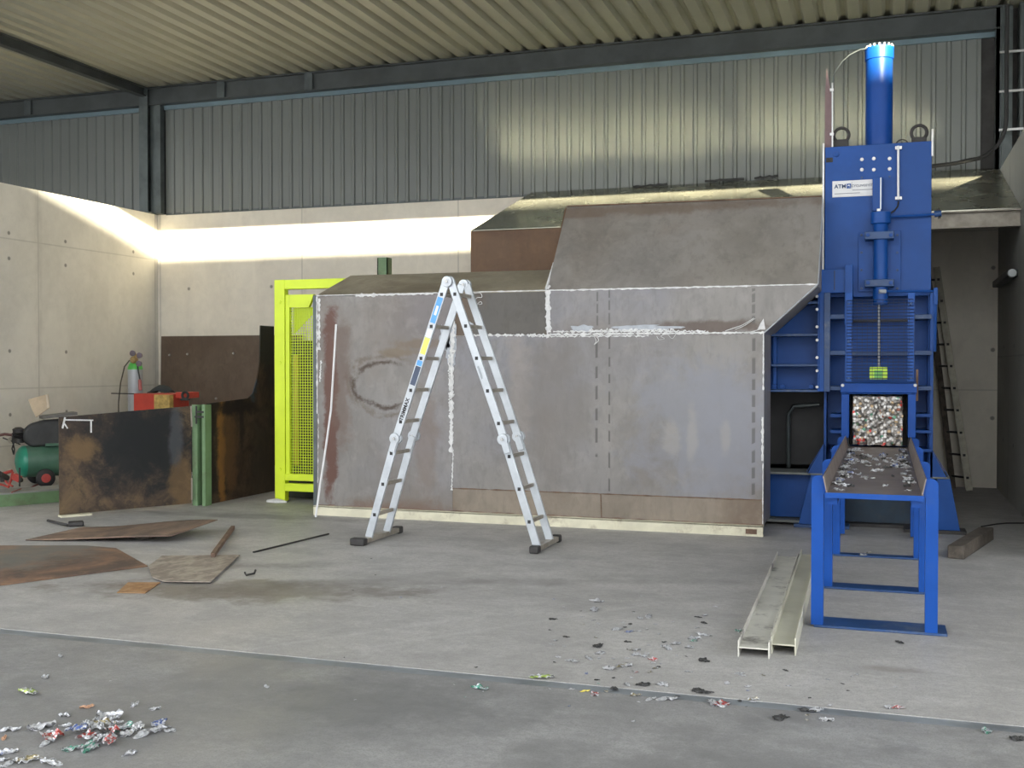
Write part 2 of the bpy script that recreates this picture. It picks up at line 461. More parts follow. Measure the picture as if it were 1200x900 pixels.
# cable rack and heavy cable beside the right column
t_ = thing('cable_rack', 'galvanised cable rack with rungs in the dark upper right corner', 'cable rack', (1.27, 13.42, ZW))
finish(MB().box(1.22, 1.235, 13.38, 13.42, ZW, 5.40), 'rail', M['galv'], t_)
finish(MB().box(1.405, 1.42, 13.38, 13.42, ZW, 5.40), 'rail', M['galv'], t_)
for py in (61, 107, 152):
    z = at(1184, py, 13.4).z
    finish(MB().box(1.19, 1.44, 13.37, 13.39, z-.012, z+.012), 'rung', M['zinc'], t_)
pts = [(1.26, 13.33, 5.38), (1.26, 13.33, 4.6), (1.26, 13.33, 4.15)]
for k in range(8):
    a = k/7*math.pi/2
    pts.append((1.26 - .36*(1-math.cos(a)), 13.33, 4.12 - .42*math.sin(a)))
pts += [(.75, 13.38, 3.68), (.4, 13.45, 3.665), (.1, 13.5, 3.66)]
tag(finish(MB().tube(pts, .022, 8), 'power_cable', M['black']), 'thick black cable curving down the right corner column onto the chute', 'cable')

# tube light on the right wall
t_ = thing('tube_light', 'unlit tube lamp with pale end cap on the right concrete wall', 'lamp', (1.17, 12.2, 2.26))
finish(MB().box(1.12, 1.215, 11.65, 13.2, 2.26, 2.33), 'housing', M['galv'], t_, .01)
finish(MB().lathe((1.16, 11.60, 2.295), (0,1,0), [(0,.0),(0,.038),(.08,.042),(.09,.03)], 14), 'end_cap', plain('lamp_cap', (.62,.66,.66), .4), t_)

# ------------------------------------------------------------------ hopper chute at the back wall
t_ = thing('hopper_chute', 'sloping grey steel infeed chute running along the back wall above the steel housing', 'chute', (-1.5, 11.45, 0))
def slope(y): return 2.90 + (y - 11.45) * (3.66 - 2.90) / (13.69 - 11.45)
XH0 = -4.36
finish(MB().prism([(XH0,11.45,2.90),(XR-.005,11.45,2.90),(XR-.005,13.66,slope(13.66)),(XH0,13.66,slope(13.66))], (0,0,-.012)), 'slope_sheet', M['hopper'], t_)
finish(MB().box(XH0, -.45, 11.45, 11.462, 1.2, 2.895), 'front_plate', M['hop_rust'], t_)['label'] = 'rusty brown vertical front plate'
finish(MB().prism([(XH0,11.463,1.2),(XH0,11.463,2.88),(XH0,13.65,slope(13.65)-.02),(XH0,13.65,1.2)], (.012,0,0)), 'shade_end_plate', M['hop_rust'], t_)  # unseen side plate, added to keep the space under the chute dark
mb = MB(); mb.box(-.45, XR-.005, 11.43, 11.56, 2.875, 2.888); mb.box(-.45, XR-.005, 11.49, 11.50, 2.74, 2.875); mb.box(-.45, XR-.005, 11.43, 11.56, 2.725, 2.74)
finish(mb, 'edge_beam', M['alu_dull'], t_)
finish(MB().box(XH0, -.45, 13.0, 13.02, .02, 2.9), 'rear_plate', M['dark'], t_)  # dark sheet added so the space behind the press gap stays dark
# ragged black sealing rags on top of the chute by the wall
for i, (x0, x1, y) in enumerate(((742, 782, 219), (826, 872, 212.5), (884, 912, 209))):
    a, b = at(x0, y, 13.6), at(x1, y-3, 13.6)
    mb = MB(); n = 9
    mb.tube([a.lerp(b, k/(n-1)) + Vector((0, 0, .02*noise.noise(Vector((k*.9, i, 0))))) for k in range(n)], [.012+.012*abs(noise.noise(Vector((k*.7, i, 3)))) for k in range(n)], 6)
    tag(finish(mb, 'rubber_strip', M['black']), ('longest black rubber scrap on the chute behind the sloped sheet', 'middle black rubber scrap on top of the chute at the wall', 'short black rubber scrap on the chute nearest the blue press')[i], 'rubber strip')

# ------------------------------------------------------------------ steel housing
HY = 9.2
t_ = thing('steel_housing', 'large grey welded steel plate housing with slanted roof and white sealed seams', 'housing', (-3.0, HY, 0))
def hx(px, py, Y=HY): return at(px, py, Y)
zs = 1.672                       # horizontal seam
xs = hx(642, 365).x              # vertical seam of the upper band
xv = hx(530, 480).x              # long vertical seam
xi = hx(545, 360).x
BASE = (.215,.203,.19)
SH = 5.05                        # local x = world x - (-3.0)
def lx(px, py): return hx(px, py).x + 3.0
panel_main = steel_mat('housing_steel', BASE, .38, (.135,.10,.075), rough=.42, metal=.15, blue=.6, marks=[
    (lx(699,500), .62, 1.66, .19, .55, .008, .75), (lx(714,500), .30, 1.66, .16, .5, .006, .75), (lx(714,350), 1.70, 2.04, .12, .7, .006, .6), (lx(700,350), 1.75, 2.04, .12, .7, .006, .6),
    (lx(883,500), .30, 1.66, .15, .62, .010, .7), (lx(883,360), 1.75, 2.03, .1, .7, .010, .6)],
    blobs=[(lx(820,470), .95, .55, .5, (.205,.21,.235), .7, 1.0), (lx(860,520), .8, .4, .5, (.21,.215,.245), .6, 1.0),
           (lx(788,550), .80, .06, .14, (.30,.285,.255), .4, 1.1), (lx(811,535), .84, .045, .20, (.31,.295,.26), .4, 1.1), (lx(850,540), .82, .035, .12, (.31,.295,.26), .35, 1.1), (lx(608,480), 1.15, .10, .55, (.27,.24,.215), .55, .9),
           (lx(830,378), 1.73, .45, .05, (.075,.045,.03), .7, 1.0), (lx(650,470), 1.05, .3, .5, (.165,.15,.135), .5, 1.0)])
panel_left = steel_mat('housing_steel_left', BASE, .42, (.12,.085,.06), rough=.42, metal=.15, blue=.7,
    blobs=[(lx(388,480), .95, .07, 1.15, (.10,.042,.028), .95, .7), (lx(400,460), 1.2, .09, .6, (.13,.085,.065), .6, 1.0),
           
           (lx(490,400), 1.6, .25, .05, (.15,.11,.07), .7, 1.0), (lx(470,410), 1.52, .22, .035, (.16,.12,.075), .7, 1.0),
           (lx(462,610), .08, .6, .09, (.14,.085,.055), .7, 1.2), (lx(500,520), .7, .1, .5, (.17,.125,.10), .5, 1.0)],
    rings=[(lx(452,440), 1.22, .33, .20, (.055,.036,.024), .95, .16), (lx(455,440), 1.22, .40, .27, (.10,.07,.045), .6, .14)])
panel_strip = steel_mat('housing_steel_strip', (.225,.19,.15), .6, (.13,.085,.055), rough=.5, metal=.2, blue=.0)
panel_dark = steel_mat('housing_steel_dark', (.10,.09,.075), .8, (.12,.07,.035), rough=.5, metal=.05, blue=.3)
panel_top = steel_mat('housing_steel_top', (.255,.235,.21), .35, (.15,.115,.09), rough=.45, metal=.25, blue=.2,
    blobs=[(0, 2.8, 3, .05, (.14,.085,.05), .5, 1.0)])
xe = -.935; xc = -.515; xl = -5.05
T = .012
finish(MB().box(xl, xv, HY, HY+T, .09, 2.055), 'left_sheet', panel_left, t_)['label'] = 'grey sheet with rust streaks and ring stain'
finish(MB().prism([(xv+.002,HY,.30),(xe,HY,.30),(xe,HY,zs-.004),(xv+.002,HY,zs-.004)], (0,T,0)), 'main_sheet', panel_main, t_)
finish(MB().prism([(xv+.002,HY,.09),(xe,HY,.09),(xe,HY,.296),(xv+.002,HY,.296)], (0,T,0)), 'lower_strip', panel_strip, t_)
finish(MB().box(xv+.002, xs-.002, HY+.004, HY+.004+T, zs, 2.055), 'dark_insert_sheet', panel_dark, t_)['label'] = 'darker rusty insert sheet'
finish(MB().prism([(xs,HY,zs),(xe,HY,zs),(xc,HY,2.055),(xs,HY,2.055)], (0,T,0)), 'upper_band_sheet', panel_main, t_)
# sloped upper sheet
yt, zt = 9.74, 2.83
finish(MB().prism([(xs-.01,HY,2.06),(xc,HY,2.06),(xc+.005,yt,zt),(xs+.0,yt+.06,zt+.03)], (0,T,T)), 'upper_sloped_sheet', panel_top, t_)
finish(MB().prism([(xs-.02,HY+.02,2.06),(xs-.02,yt+.08,zt+.03),(xs-.02,11.4,zt+.06),(xs-.02,11.4,2.0)], (.012,0,0)), 'upper_end_plate', M['hop_rust'], t_)
finish(MB().prism([(xs,yt+.06,zt+.03),(xc,yt,zt),(xc,11.44,zt+.05),(xs,11.44,zt+.05)], (0,0,-.01)), 'top_sheet', M['hopper'], t_)
# left sloped roof
roof_mat = steel_mat('housing_roof', (.36,.32,.24), .6, (.15,.11,.07), rough=.45, metal=.2, blue=0)
finish(MB().prism([(xl,HY,2.06),(xs-.02,HY,2.06),(xs-.02,9.92,2.30),(xl,9.90,2.30)], (0,0,-.012)), 'left_roof_sheet', roof_mat, t_)
finish(MB().prism([(xl,9.91,2.295),(xs,9.91,2.295),(xs,11.44,2.30),(xl,11.44,2.30)], (0,0,-.012)), 'rear_roof_sheet', roof_mat, t_)
# ends
finish(MB().prism([(xl,HY+.013,.09),(xl,HY+.013,2.04),(xl,9.9,2.28),(xl,11.44,2.28),(xl,11.44,.02),(xl,10.3,.02)], (.012,0,0)), 'left_end_plate', panel_strip, t_)
finish(MB().prism([(xe,HY+.013,.09),(xe,HY+.013,zs),(xe,9.75,zs),(xe,9.75,.09)], (-.012,0,0)), 'right_end_plate', panel_main, t_)
finish(MB().prism([(xe,HY+.013,zs),(xc,HY+.013,2.05),(xc,9.9,2.05),(xe,9.9,zs)], (0,0,-.01)), 'right_corner_plate', panel_main, t_)
finish(MB().prism([(xc,HY+.013,2.05),(xc,yt,zt-.01),(xc,9.9,zt-.01),(xc,9.9,2.05)], (-.01,0,0)), 'right_upper_plate', panel_top, t_)
# cream base rail
mb = MB(); mb.box(xl-.02, xe, HY-.035, HY+.03, .0, .012); mb.box(xl-.02, xe, HY-.035, HY-.022, .012, .085); mb.box(xl-.02, xe, HY-.035, HY+.03, .078, .09)
finish(mb, 'base_rail', M['cream'], t_)['label'] = 'cream painted channel along the foot of the housing'
finish(MB().box(xe-.14, xe-.05, HY-.042, HY-.034, .02, .06), 'rust_patch', M['rust'], t_)
# flange at the left edge
finish(MB().box(xl-.035, xl, HY-.005, HY+.05, .02, 2.06), 'edge_flange', M['galv'], t_)
# weld beads
def bead(parent, name, a, b, r, n, seed, mat, lump=.6, off=.004, thick=1.0, wob=.0):
    a = Vector(a); b = Vector(b); mb = MB(); pts = []; rr = []
    d = (b-a).normalized(); ac = Vector((0,1,0)).cross(d)
    for k in range(n):
        f = k/(n-1)
        w = noise.noise(Vector((f*n*.35, seed, 0)))
        w2 = noise.noise(Vector((f*n*.8, seed, 5)))
        pts.append(a.lerp(b, f) + ac*(wob*w2) + Vector((0, -off, 0)))
        rr.append(max(.0008, r*(1 + lump*2*w)))
    mb.tube(pts, rr, 6)
    for v in mb.bm.verts:      # flatten against the sheet
        v.co.y = (a.y - off) + (v.co.y - (a.y-off))*.35*thick
    return finish(mb, name, mat, parent)
sl = []
sealm = M['seal']
B = lambda *a, **k: bead(t_, 'sealant_bead', *a, **k)
z2 = 2.057
B((xl,HY,z2), (hx(520,345).x,HY,z2), .0045, 90, 1, sealm, wob=.004)
B((hx(417,348).x,HY,z2-.008), (hx(440,348).x,HY,z2-.008), .013, 14, 2, sealm, lump=.9, wob=.004)
B((hx(437,348).x,HY,z2-.006), (hx(508,347).x,HY,z2-.006), .008, 40, 3, sealm, lump=.9, wob=.004)
B((hx(548,345).x,HY,z2), (xc,HY,z2), .0045, 150, 4, sealm, lump=.8, wob=.003)
B((hx(660,344).x,HY,z2-.004), (hx(880,337).x,HY,z2-.004), .004, 90, 14, sealm, lump=1.2, wob=.006)
B((xs,HY,z2), (xs+.01,HY,zs+.02), .020, 30, 5, sealm, lump=.5, wob=.006)
B((xs-.012,HY,2.03), (xs-.0,HY,zs-.03), .010, 30, 6, sealm, lump=.8, wob=.012)
B((xi,HY,zs+.0), (xs,HY,zs-.004), .008, 60, 7, sealm, lump=.9, wob=.014)
B((xs,HY,zs), (xe,HY,zs), .0075, 140, 8, sealm, lump=.9, wob=.009)
B((xs+.05,HY,zs+.025), (hx(830,385).x,HY,zs+.015), .006, 120, 9, sealm, lump=1.3, wob=.02)
B((hx(690,390).x,HY,zs+.03), (hx(790,388).x,HY,zs+.03), .007, 60, 19, sealm, lump=1.3, wob=.03)
B((xs-.15,HY,zs-.015), (hx(760,392).x,HY,zs-.02), .005, 80, 29, sealm, lump=1.3, wob=.02)
B((xe-.006,HY,zs), (xe-.006,HY,1.2), .005, 40, 10, sealm, lump=.9, wob=.003)
B((xe-.010,HY,.98), (xe-.010,HY,.62), .009, 30, 11, sealm, lump=.7, wob=.004)
B((xe-.006,HY,.6), (xe-.006,HY,.1), .0035, 30, 12, sealm, lump=1.0, wob=.003)
B((xl+.006,HY,2.05), (xl+.006,HY,.95), .006, 60, 13, sealm, lump=.9, wob=.004)
B((xl+.03,HY,2.03), (xl+.028,HY,1.55), .010, 36, 15, sealm, lump=1.2, wob=.010)
B((xl+.05,HY,1.45), (xl+.035,HY,1.25), .006, 20, 16, sealm, lump=1.0, wob=.012)
B((xl+.02,HY,.95), (xl+.01,HY,.3), .003, 40, 17, sealm, lump=1.2, wob=.006)
# sealant round the long vertical seam behind the ladder
B((xv+.02,HY,1.98), (xv+.01,HY,1.5), .012, 40, 20, sealm, lump=1.1, wob=.03)
B((xv-.0,HY,1.70), (xv-.01,HY,.62), .017, 80, 21, sealm, lump=.9, wob=.012)
B((xv-.03,HY,1.5), (xv-.02,HY,.95), .007, 50, 22, sealm, lump=1.3, wob=.02)
B((xv+.01,HY,.62), (xv-.005,HY,.28), .006, 30, 23, sealm, lump=1.2, wob=.010)
haze = plain('smeared_sealant', (.36,.385,.42), .5, 0, .15, 12)
def smear(px0, py0, px1, py1, seed, name='sealant_smear'):
    c = (hx(px0,py0) + hx(px1,py1))/2; w = abs(hx(px1,py1).x-hx(px0,py0).x)/2; h = abs(hx(px1,py1).z-hx(px0,py0).z)/2
    mb = MB(); n = 40; vs = []
    for k in range(n):
        a = 2*math.pi*k/n; rr = .75 + .5*noise.noise(Vector((math.cos(a)*1.6, math.sin(a)*1.6, seed))) + .25*noise.noise(Vector((math.cos(a)*5, math.sin(a)*5, seed)))
        vs.append((c.x + math.cos(a)*w*rr, HY-.0025, c.z + math.sin(a)*h*rr))
    mb.prism(vs, (0,.002,0)); return finish(mb, name, haze, t_)
smear(521, 372, 538, 438, 1); smear(513, 380, 531, 415, 2); smear(664, 380, 700, 389, 3); smear(700, 380, 800, 388, 4); smear(545, 376, 556, 388, 5)
# loose sealant curls
def curl(px, py, pts, r=.003):
    c = hx(px, py); P = [Vector((c.x + a*.0073, HY-.012-.01*(i % 2), c.z - b*.0073)) for i, (a, b) in enumerate(pts)]
    Q = []
    for i in range(len(P)-1):
        p0 = P[max(i-1,0)]; p1 = P[i]; p2 = P[i+1]; p3 = P[min(i+2,len(P)-1)]
        for k in range(5):
            t = k/5; Q.append(.5*((2*p1) + (p2-p0)*t + (2*p0-5*p1+4*p2-p3)*t*t + (3*p1-p0-3*p2+p3)*t**3))
    Q.append(P[-1]); finish(MB().tube(Q, r, 5), 'sealant_curl', sealm, t_)
curl(553, 346, [(-3,0),(5,-2),(12,-2),(14,3),(8,3),(5,7),(8,11),(14,11),(12,8),(8,11)])
curl(697, 392, [(-2,0),(3,3),(5,7),(0,12),(2,8),(0,2)])
curl(770, 392, [(0,2),(3,6),(9,5),(5,2),(12,0),(18,5),(22,0)], .002)
curl(850, 388, [(0,0),(12,-4),(20,-7),(32,-14)], .0035)
curl(862, 386, [(0,0),(10,-4),(22,-12)], .003)
curl(868, 390, [(0,0),(12,-1),(26,-5)], .003)
mb = MB(); p = hx(892, 382); mb.prism([(p.x-.03,HY-.006,p.z-.03),(p.x+.035,HY-.006,p.z-.03),(p.x+.02,HY-.015,p.z+.06),(p.x-.005,HY-.012,p.z+.02)], (0,.003,0)); finish(mb, 'sealant_flap', sealm, t_)
# brown weld seams
for (a, b, s) in (((xv,HY,.298),(xe,HY,.298),31), ((hx(705,600).x,HY,.09),(hx(704,585).x,HY,.30),32)):
    bead(t_, 'weld_seam', a, b, .0045, 100, s, M['rust'], lump=.7, wob=.002)
bead(t_, 'weld_seam', (xl,HY,.092), (xe,HY,.092), .004, 120, 33, M['rust'], lump=1.3, wob=.003)
# raised white edge strips of the slope
B((xs+.0,HY,2.07), (xs+.02,HY+.001,2.10), .01, 6, 40, sealm)
mb = MB(); mb.tube([(xs-.015,HY-.004,2.07),(xs-.012,HY+.28,2.38),(xs-.0,HY+.58,2.80)], [.012,.008,.004], 6); finish(mb, 'sealant_bead', sealm, t_)
mb = MB(); mb.tube([(xc+.004,HY-.002,2.06),(xc+.008,HY+.27,2.44),(xc+.008,HY+.53,2.82)], .005, 6); finish(mb, 'edge_strip', M['alu'], t_)
mb = MB(); mb.tube([(xe+.003,HY-.002,zs),(xc+.004,HY-.002,2.06)], .006, 6); finish(mb, 'edge_strip', M['alu'], t_)
mb = MB(); mb.tube([(xs,yt+.055,zt+.04),(xc,yt-.005,zt+.012)], .006, 6); finish(mb, 'edge_strip', M['rust'], t_)

# white flexible strip leaning on the housing
pts = [at(394,380,9.12), at(391,430,9.10), at(388,480,9.08), at(381,530,9.04), at(375,570,9.01)]
e = fl(370,606,.01)
tag(finish(MB().tube(pts+[e], .010, 6), 'plastic_strip', M['white']), 'thin bowed white strip leaning on the left end of the steel housing', 'strip')

# green post behind
a = at(442, 302, 11.6); b = at(454, 302, 11.6)
mb = MB(); mb.box(a.x, b.x, 11.6, 11.61, 0, a.z); mb.box(a.x, a.x+.012, 11.6, 11.72, 0, a.z); mb.box(b.x-.012, b.x, 11.6, 11.72, 0, a.z)
tag(finish(mb, 'channel_post', M['green']), 'green steel channel post sticking up behind the steel housing roof', 'post')

# ------------------------------------------------------------------ yellow guard gate
Y0 = 9.93
t_ = thing('safety_gate', 'bright yellow green steel guard gate with wire mesh at the left of the housing', 'gate', (-5.6, Y0, 0))
x0 = at(321.5, 400, Y0).x; x1 = at(333.5, 400, Y0).x; zt_ = 2.28
finish(MB().box(x0, x1, Y0, Y0+.08, .01, zt_), 'post', M['yellow'], t_, .004)
finish(MB().box(x1, -5.06, Y0+.0, Y0+.08, at(334,339,Y0).z, zt_-.002), 'top_rail', M['yellow'], t_, .004)
finish(MB().box(x1, -5.08, Y0, Y0+.06, at(334,563,Y0).z, at(334,555,Y0).z), 'lower_rail', M['yellow'], t_, .003)
finish(MB().box(x1, -5.08, Y0+.0, Y0+.07, .115, .195), 'bottom_rail', M['yellow'], t_, .003)
# inner door frame
zi = at(334,342,Y0).z - .03
df = finish(MB().box(x1+.004, x1+.05, Y0+.01, Y0+.06, .26, zi), 'door_frame', M['yellow'], t_, .003)
finish(MB().prism([(x1+.05,Y0+.012,zi-.13),(x1+.05,Y0+.012,zi),(at(367,341,Y0).x,Y0+.012,zi),(at(361,352,Y0).x,Y0+.012,zi-.13),(xl-.02,Y0+.012,zi-.14)], (0,.04,0)), 'door_top_rail', M['yellow'], t_)
# wire mesh
mx0, mx1, mz0, mz1 = x1+.05, -5.08, .26, zi-.13
mb = MB(); s = .0285; k = 0
while mx0 + k*s < mx1:
    x = mx0+k*s; mb.box(x-.0028, x+.0028, Y0+.028, Y0+.034, mz0, mz1); k += 1
k = 0
while mz0 + k*s < mz1:
    z = mz0+k*s; mb.box(mx0, mx1, Y0+.022, Y0+.028, z-.0028, z+.0028); k += 1
finish(mb, 'wire_mesh', M['yellow'], t_)
# yellow gusset plate and a pale lintel seen through the mesh
finish(MB().prism([(mx0,Y0+.10,mz1+.0),(mx0+.29,Y0+.10,mz1),(mx0,Y0+.10,mz1-.27)], (0,.01,0)), 'gusset_plate', M['yellow'], t_)
for px, py in ((328,354),(328,425),(328,550)):
    p = at(px, py, Y0)
    finish(MB().lathe((p.x, Y0-.006, p.z), (0,1,0), [(0,0),(0,.014),(.008,.018)], 12), 'hinge_bolt', M['yellow'], t_)
p = fl(328, 588)
tag(finish(MB().tube([(x0-.07,Y0-.03,.003),(x0+.05,Y0-.045,.008),(x1+.03,Y0-.02,.003)], [.02,.035,.015], 7), 'grout_blob', M['seal']), 'flat white grout smear at the foot of the yellow gate post', 'grout')
# machine cabinet behind the mesh
t_ = thing('dark_cabinet', 'dark machine cabinet seen through the yellow gate mesh', 'cabinet', (-5.4, 10.4, 0))
dkm = plain('dark_olive', (.028,.032,.018), .7, 0, .3, 4)
finish(MB().box(at(334,436,10.3).x, -5.06, 10.3, 11.2, 0, at(350,383,10.3).z-.15), 'body', dkm, t_, .01)
xa = at(345,450,10.28).x
finish(MB().box(xa, xa+.055, 10.26, 10.29, .35, 1.52), 'pipe_cover', plain('orange_yellow', (.55,.42,.03), .5), t_, .01)

# ------------------------------------------------------------------ multi purpose ladder
t_ = thing('folding_ladder', 'aluminium hinged multi-purpose ladder standing as an A in front of the housing', 'ladder', (-3.17, 8.0, 0))
YN, YF = 7.85, 8.18
apex = Vector((-3.172, 0, 2.045)); ml = Vector((-3.615, 0, .832)); mr = Vector((-2.722, 0, .845)); fL = Vector((-3.85, 0, .045)); fR = Vector((-2.462, 0, .045))
def P3(p, y): return Vector((p.x, y, p.z))
for side, mid, foot in ((-1, ml, fL), (1, mr, fR)):
    for y in (YN, YF):
        dy = .0 if side < 0 else .012
        off = Vector((.018*side, 0, 0))
        st = finish(MB().bar(P3(apex+off, y+dy), P3(mid, y+dy), .062, .024), 'upper_stile', M['alu'], t_, .004)
        st2 = finish(MB().bar(P3(mid, y+dy), P3(foot, y+dy), .062, .024), 'lower_stile', M['alu'], t_, .004)
    hs = [1.948, 1.703, 1.457, 1.209, .963] ; hl = [.715, .471, .228]
    for zz in hs + hl:
        a, b = (apex + Vector((.018*side,0,0)), mid) if zz > .84 else (mid, foot)
        f = (a.z - zz)/(a.z - b.z); p = a.lerp(b, f)
        dy = 0 if side < 0 else .012
        finish(MB().bar(P3(p, YN+.012+dy), P3(p, YF-.012+dy), .028, .024, Vector((1,0,0))), 'rung', M['alu_dull'], t_, .003)
        finish(MB().box(p.x-.012, p.x+.012, YN-.0135+dy, YN-.0115+dy, p.z-.013, p.z+.013), 'rung_socket', M['black'], t_)
    # foot stabiliser
    if side < 0: ya, yb = 7.69, 8.42
    else: ya, yb = 7.78, 8.40
    finish(MB().box(foot.x-.028, foot.x+.028, ya+.06, yb-.05, .012, .05), 'stabiliser_bar', M['alu_dull'], t_, .004)
    for y in (ya, yb-.06):
        dx = -.05 if side < 0 else .0
        finish(MB().box(foot.x-.04+dx*(y == ya), foot.x+.035, y, y+.075, .0, .058), 'rubber_foot', M['dark'], t_, .012)
for c in (apex, ml, mr):
    for y, nm in ((YN-.02, 0), (YF+.0, 1)):
        for k, off in enumerate((0, .02)):
            h = finish(MB().lathe((c.x + (.008 if k else -.006), y - .006 + off, c.z), (0,1,0), [(0,0),(0,.02),(.003,.022),(.004,.040),(.014,.044),(.018,.044)], 24), 'hinge_disc', M['alu'], t_)
        finish(MB().lathe((c.x-.006, y-.016, c.z), (0,1,0), [(0,0),(0,.011),(.012,.013)], 10), 'hinge_pin', M['zinc'], t_)
# hinge plates below the middle joints
for mid, foot in ((ml, fL), (mr, fR)):
    d = (foot-mid).normalized()
    for y in (YN-.018, YF-.018):
        finish(MB().bar(P3(mid, y), P3(mid + d*.11, y), .052, .008), 'hinge_plate', M['alu'], t_, .003)
# stickers on the near upper left stile
def sticker(z0, z1, mat, name, w=.044, k=0):
    a = apex + Vector((-.018,0,0)); p = a.lerp(ml, (a.z-z0)/(a.z-ml.z)); q = a.lerp(ml, (a.z-z1)/(a.z-ml.z))
    return finish(MB().bar(P3(p, YN-.0126-k), P3(q, YN-.0126-k), w, .001), name, mat, t_)
sb = plain('sticker_blue', (.10,.34,.72), .4); sy = plain('sticker_yellow', (.72,.76,.14), .4); sk = plain('sticker_navy', (.05,.07,.12), .4); sw = plain('sticker_white', (.74,.80,.84), .4)
sticker(1.925, 1.73, sb, 'blue_sticker'); sticker(1.86, 1.79, sw, 'white_sticker', .02, .0008); sticker(1.68, 1.62, sw, 'white_sticker')
sticker(1.615, 1.49, sy, 'yellow_sticker'); sticker(1.44, 1.40, sb, 'blue_sticker'); sticker(1.395, 1.25, sk, 'dark_sticker')
def text_mesh(body, size, mat, parent, mw, name='lettering', ext=.0006):
    c = bpy.data.curves.new(name, 'FONT'); c.body = body; c.size = size; c.extrude = ext; c.offset = size*.03; c.align_x = 'CENTER'; c.align_y = 'CENTER'
    o = bpy.data.objects.new('tmp', c); COL.objects.link(o)
    bpy.context.view_layer.update()
    me = bpy.data.meshes.new_from_object(o.evaluated_get(bpy.context.evaluated_depsgraph_get()))
    bpy.data.objects.remove(o)
    base = parent.location if parent.type == 'EMPTY' else parent.parent.location
    me.transform(Matrix.Translation(-base) @ mw)
    me.materials.clear(); me.materials.append(mat); me.name = name
    r = bpy.data.objects.new(name, me); COL.objects.link(r); r.parent = parent
    return r
def along(p, d, y):      # text frame: x axis along d, facing -Y
    d = Vector(d).normalized(); n = Vector((0,-1,0)); u = n.cross(d)
    return Matrix(((d.x,u.x,n.x,p.x),(d.y,u.y,n.y,y),(d.z,u.z,n.z,p.z),(0,0,0,1)))
dl = (apex + Vector((-.018,0,0)) - ml)
def onst(z): a = apex + Vector((-.018,0,0)); return a.lerp(ml, (a.z-z)/(a.z-ml.z))
text_mesh('TRIMMAX', .042, M['black'], t_, along(onst(1.06), dl, YN-.0135))
dr = (mr - apex)
text_mesh('trimmax', .03, plain('grey_print', (.3,.33,.36), .5), t_, along(apex.lerp(mr, .58), dr, YN-.002))

# ------------------------------------------------------------------ blue press
PY = 9.9
t_ = thing('baling_press', 'tall blue hydraulic can baling press beside the steel housing', 'press', (-.06, PY+.2, 0))
Bl, Bd = M['blue'], M['blue_dusty']
XA, XB = -.497, .365
def rect(name, px0, py0, px1, py1, Y, depth, mat=Bl, bevel=.003, parent=None):
    a, b = at(px0, py0, Y), at(px1, py1, Y)
    return finish(MB().box(a.x, b.x, Y, Y+depth, b.z, a.z), name, mat, parent or t_, bevel)
def bolt(px, py, Y, r=.012, mat=None, name='bolt', h=.014):
    p = at(px, py, Y)
    return finish(MB().lathe((p.x, Y-h, p.z), (0,1,0), [(0,0),(0,r*.45),(.003,r*.5),(.003,r*.9),(h*.6,r),(h,r)], 10), name, mat or M['zinc'], t_)
finish(MB().box(XA, XB, PY, PY+.02, 1.99, 3.285), 'front_plate', Bl, t_, .003)
finish(MB().box(XA+.0, XA+.02, PY+.02, PY+.42, .45, 3.27), 'side_plate', Bl, t_)
finish(MB().box(XB-.02, XB, PY+.02, PY+.42, .45, 3.27), 'side_plate', Bl, t_)
finish(MB().box(XA+.02, XB-.02, PY+.02, PY+.42, 3.23, 3.26), 'top_plate', Bl, t_)
finish(MB().box(XA+.02, XB-.02, PY+.40, PY+.42, .45, 3.2), 'rear_plate', Bl, t_)
# outer flanges at the top corners
finish(MB().box(XA-.02, XA-.006, PY-.01, PY+.12, 2.2, 3.32), 'edge_strip', M['zinc'], t_)
rect('edge_strip', 1091.5, 151, 1094, 183, PY, .03, M['zinc'])
# main cylinder
cx = -.058; cyy = PY+.27; R = .112
finish(MB().lathe((cx, cyy, 3.26), (0,0,1), [(0,R),(.80,R),(.805,R+.008),(.90,R+.008),(.905,R-.01)], 48), 'main_cylinder', M['blue_bright'], t_)
cap = finish(MB().lathe((cx, cyy, 4.15), (0,0,1), [(0,R+.010),(.018,R+.010),(.022,R-.02),(.03,.02)], 40), 'cylinder_cap', M['blue'], t_)
for k in range(16):
    a = 2*math.pi*k/16
    finish(MB().lathe((cx+math.cos(a)*(R-.004), cyy+math.sin(a)*(R-.004), 4.17), (0,0,1), [(0,.010),(.018,.010),(.018,.002)], 8), 'cap_bolt', M['zinc'], t_)
# lifting eyes
for px, py in ((986, 160), (1077, 157)):
    p = at(px, py, PY+.1)
    eye = MB(); eye.torus((p.x, PY+.1, p.z+.01), (0,1,0), .062, .014, 24, 8)
    finish(eye, 'lifting_eye', M['dark'], t_)
    finish(MB().box(p.x-.06, p.x+.06, PY+.07, PY+.13, 3.255, p.z-.03), 'eye_lug', M['dark'], t_, .005)
p = at(1057, 166, PY); finish(MB().torus((p.x, PY+.01, p.z-.03), (0,1,0), .05, .006, 16, 6), 'small_ring', M['dark'], t_)
for px, py in ((1010,187),(1024,186),(1042.5,186),(1010,199),(1024,199),(1042.5,198)): bolt(px, py, PY, .016)
bolt(980, 181, PY, .024, Bl); bolt(971, 187, PY, .014, M['dark'])
rect('notch_plate', 968, 185, 976, 190, PY-.004, .01, M['dark'])
for px, py in ((1010,208),(1042.5,207)): bolt(px, py, PY, .010, Bd, h=.006)
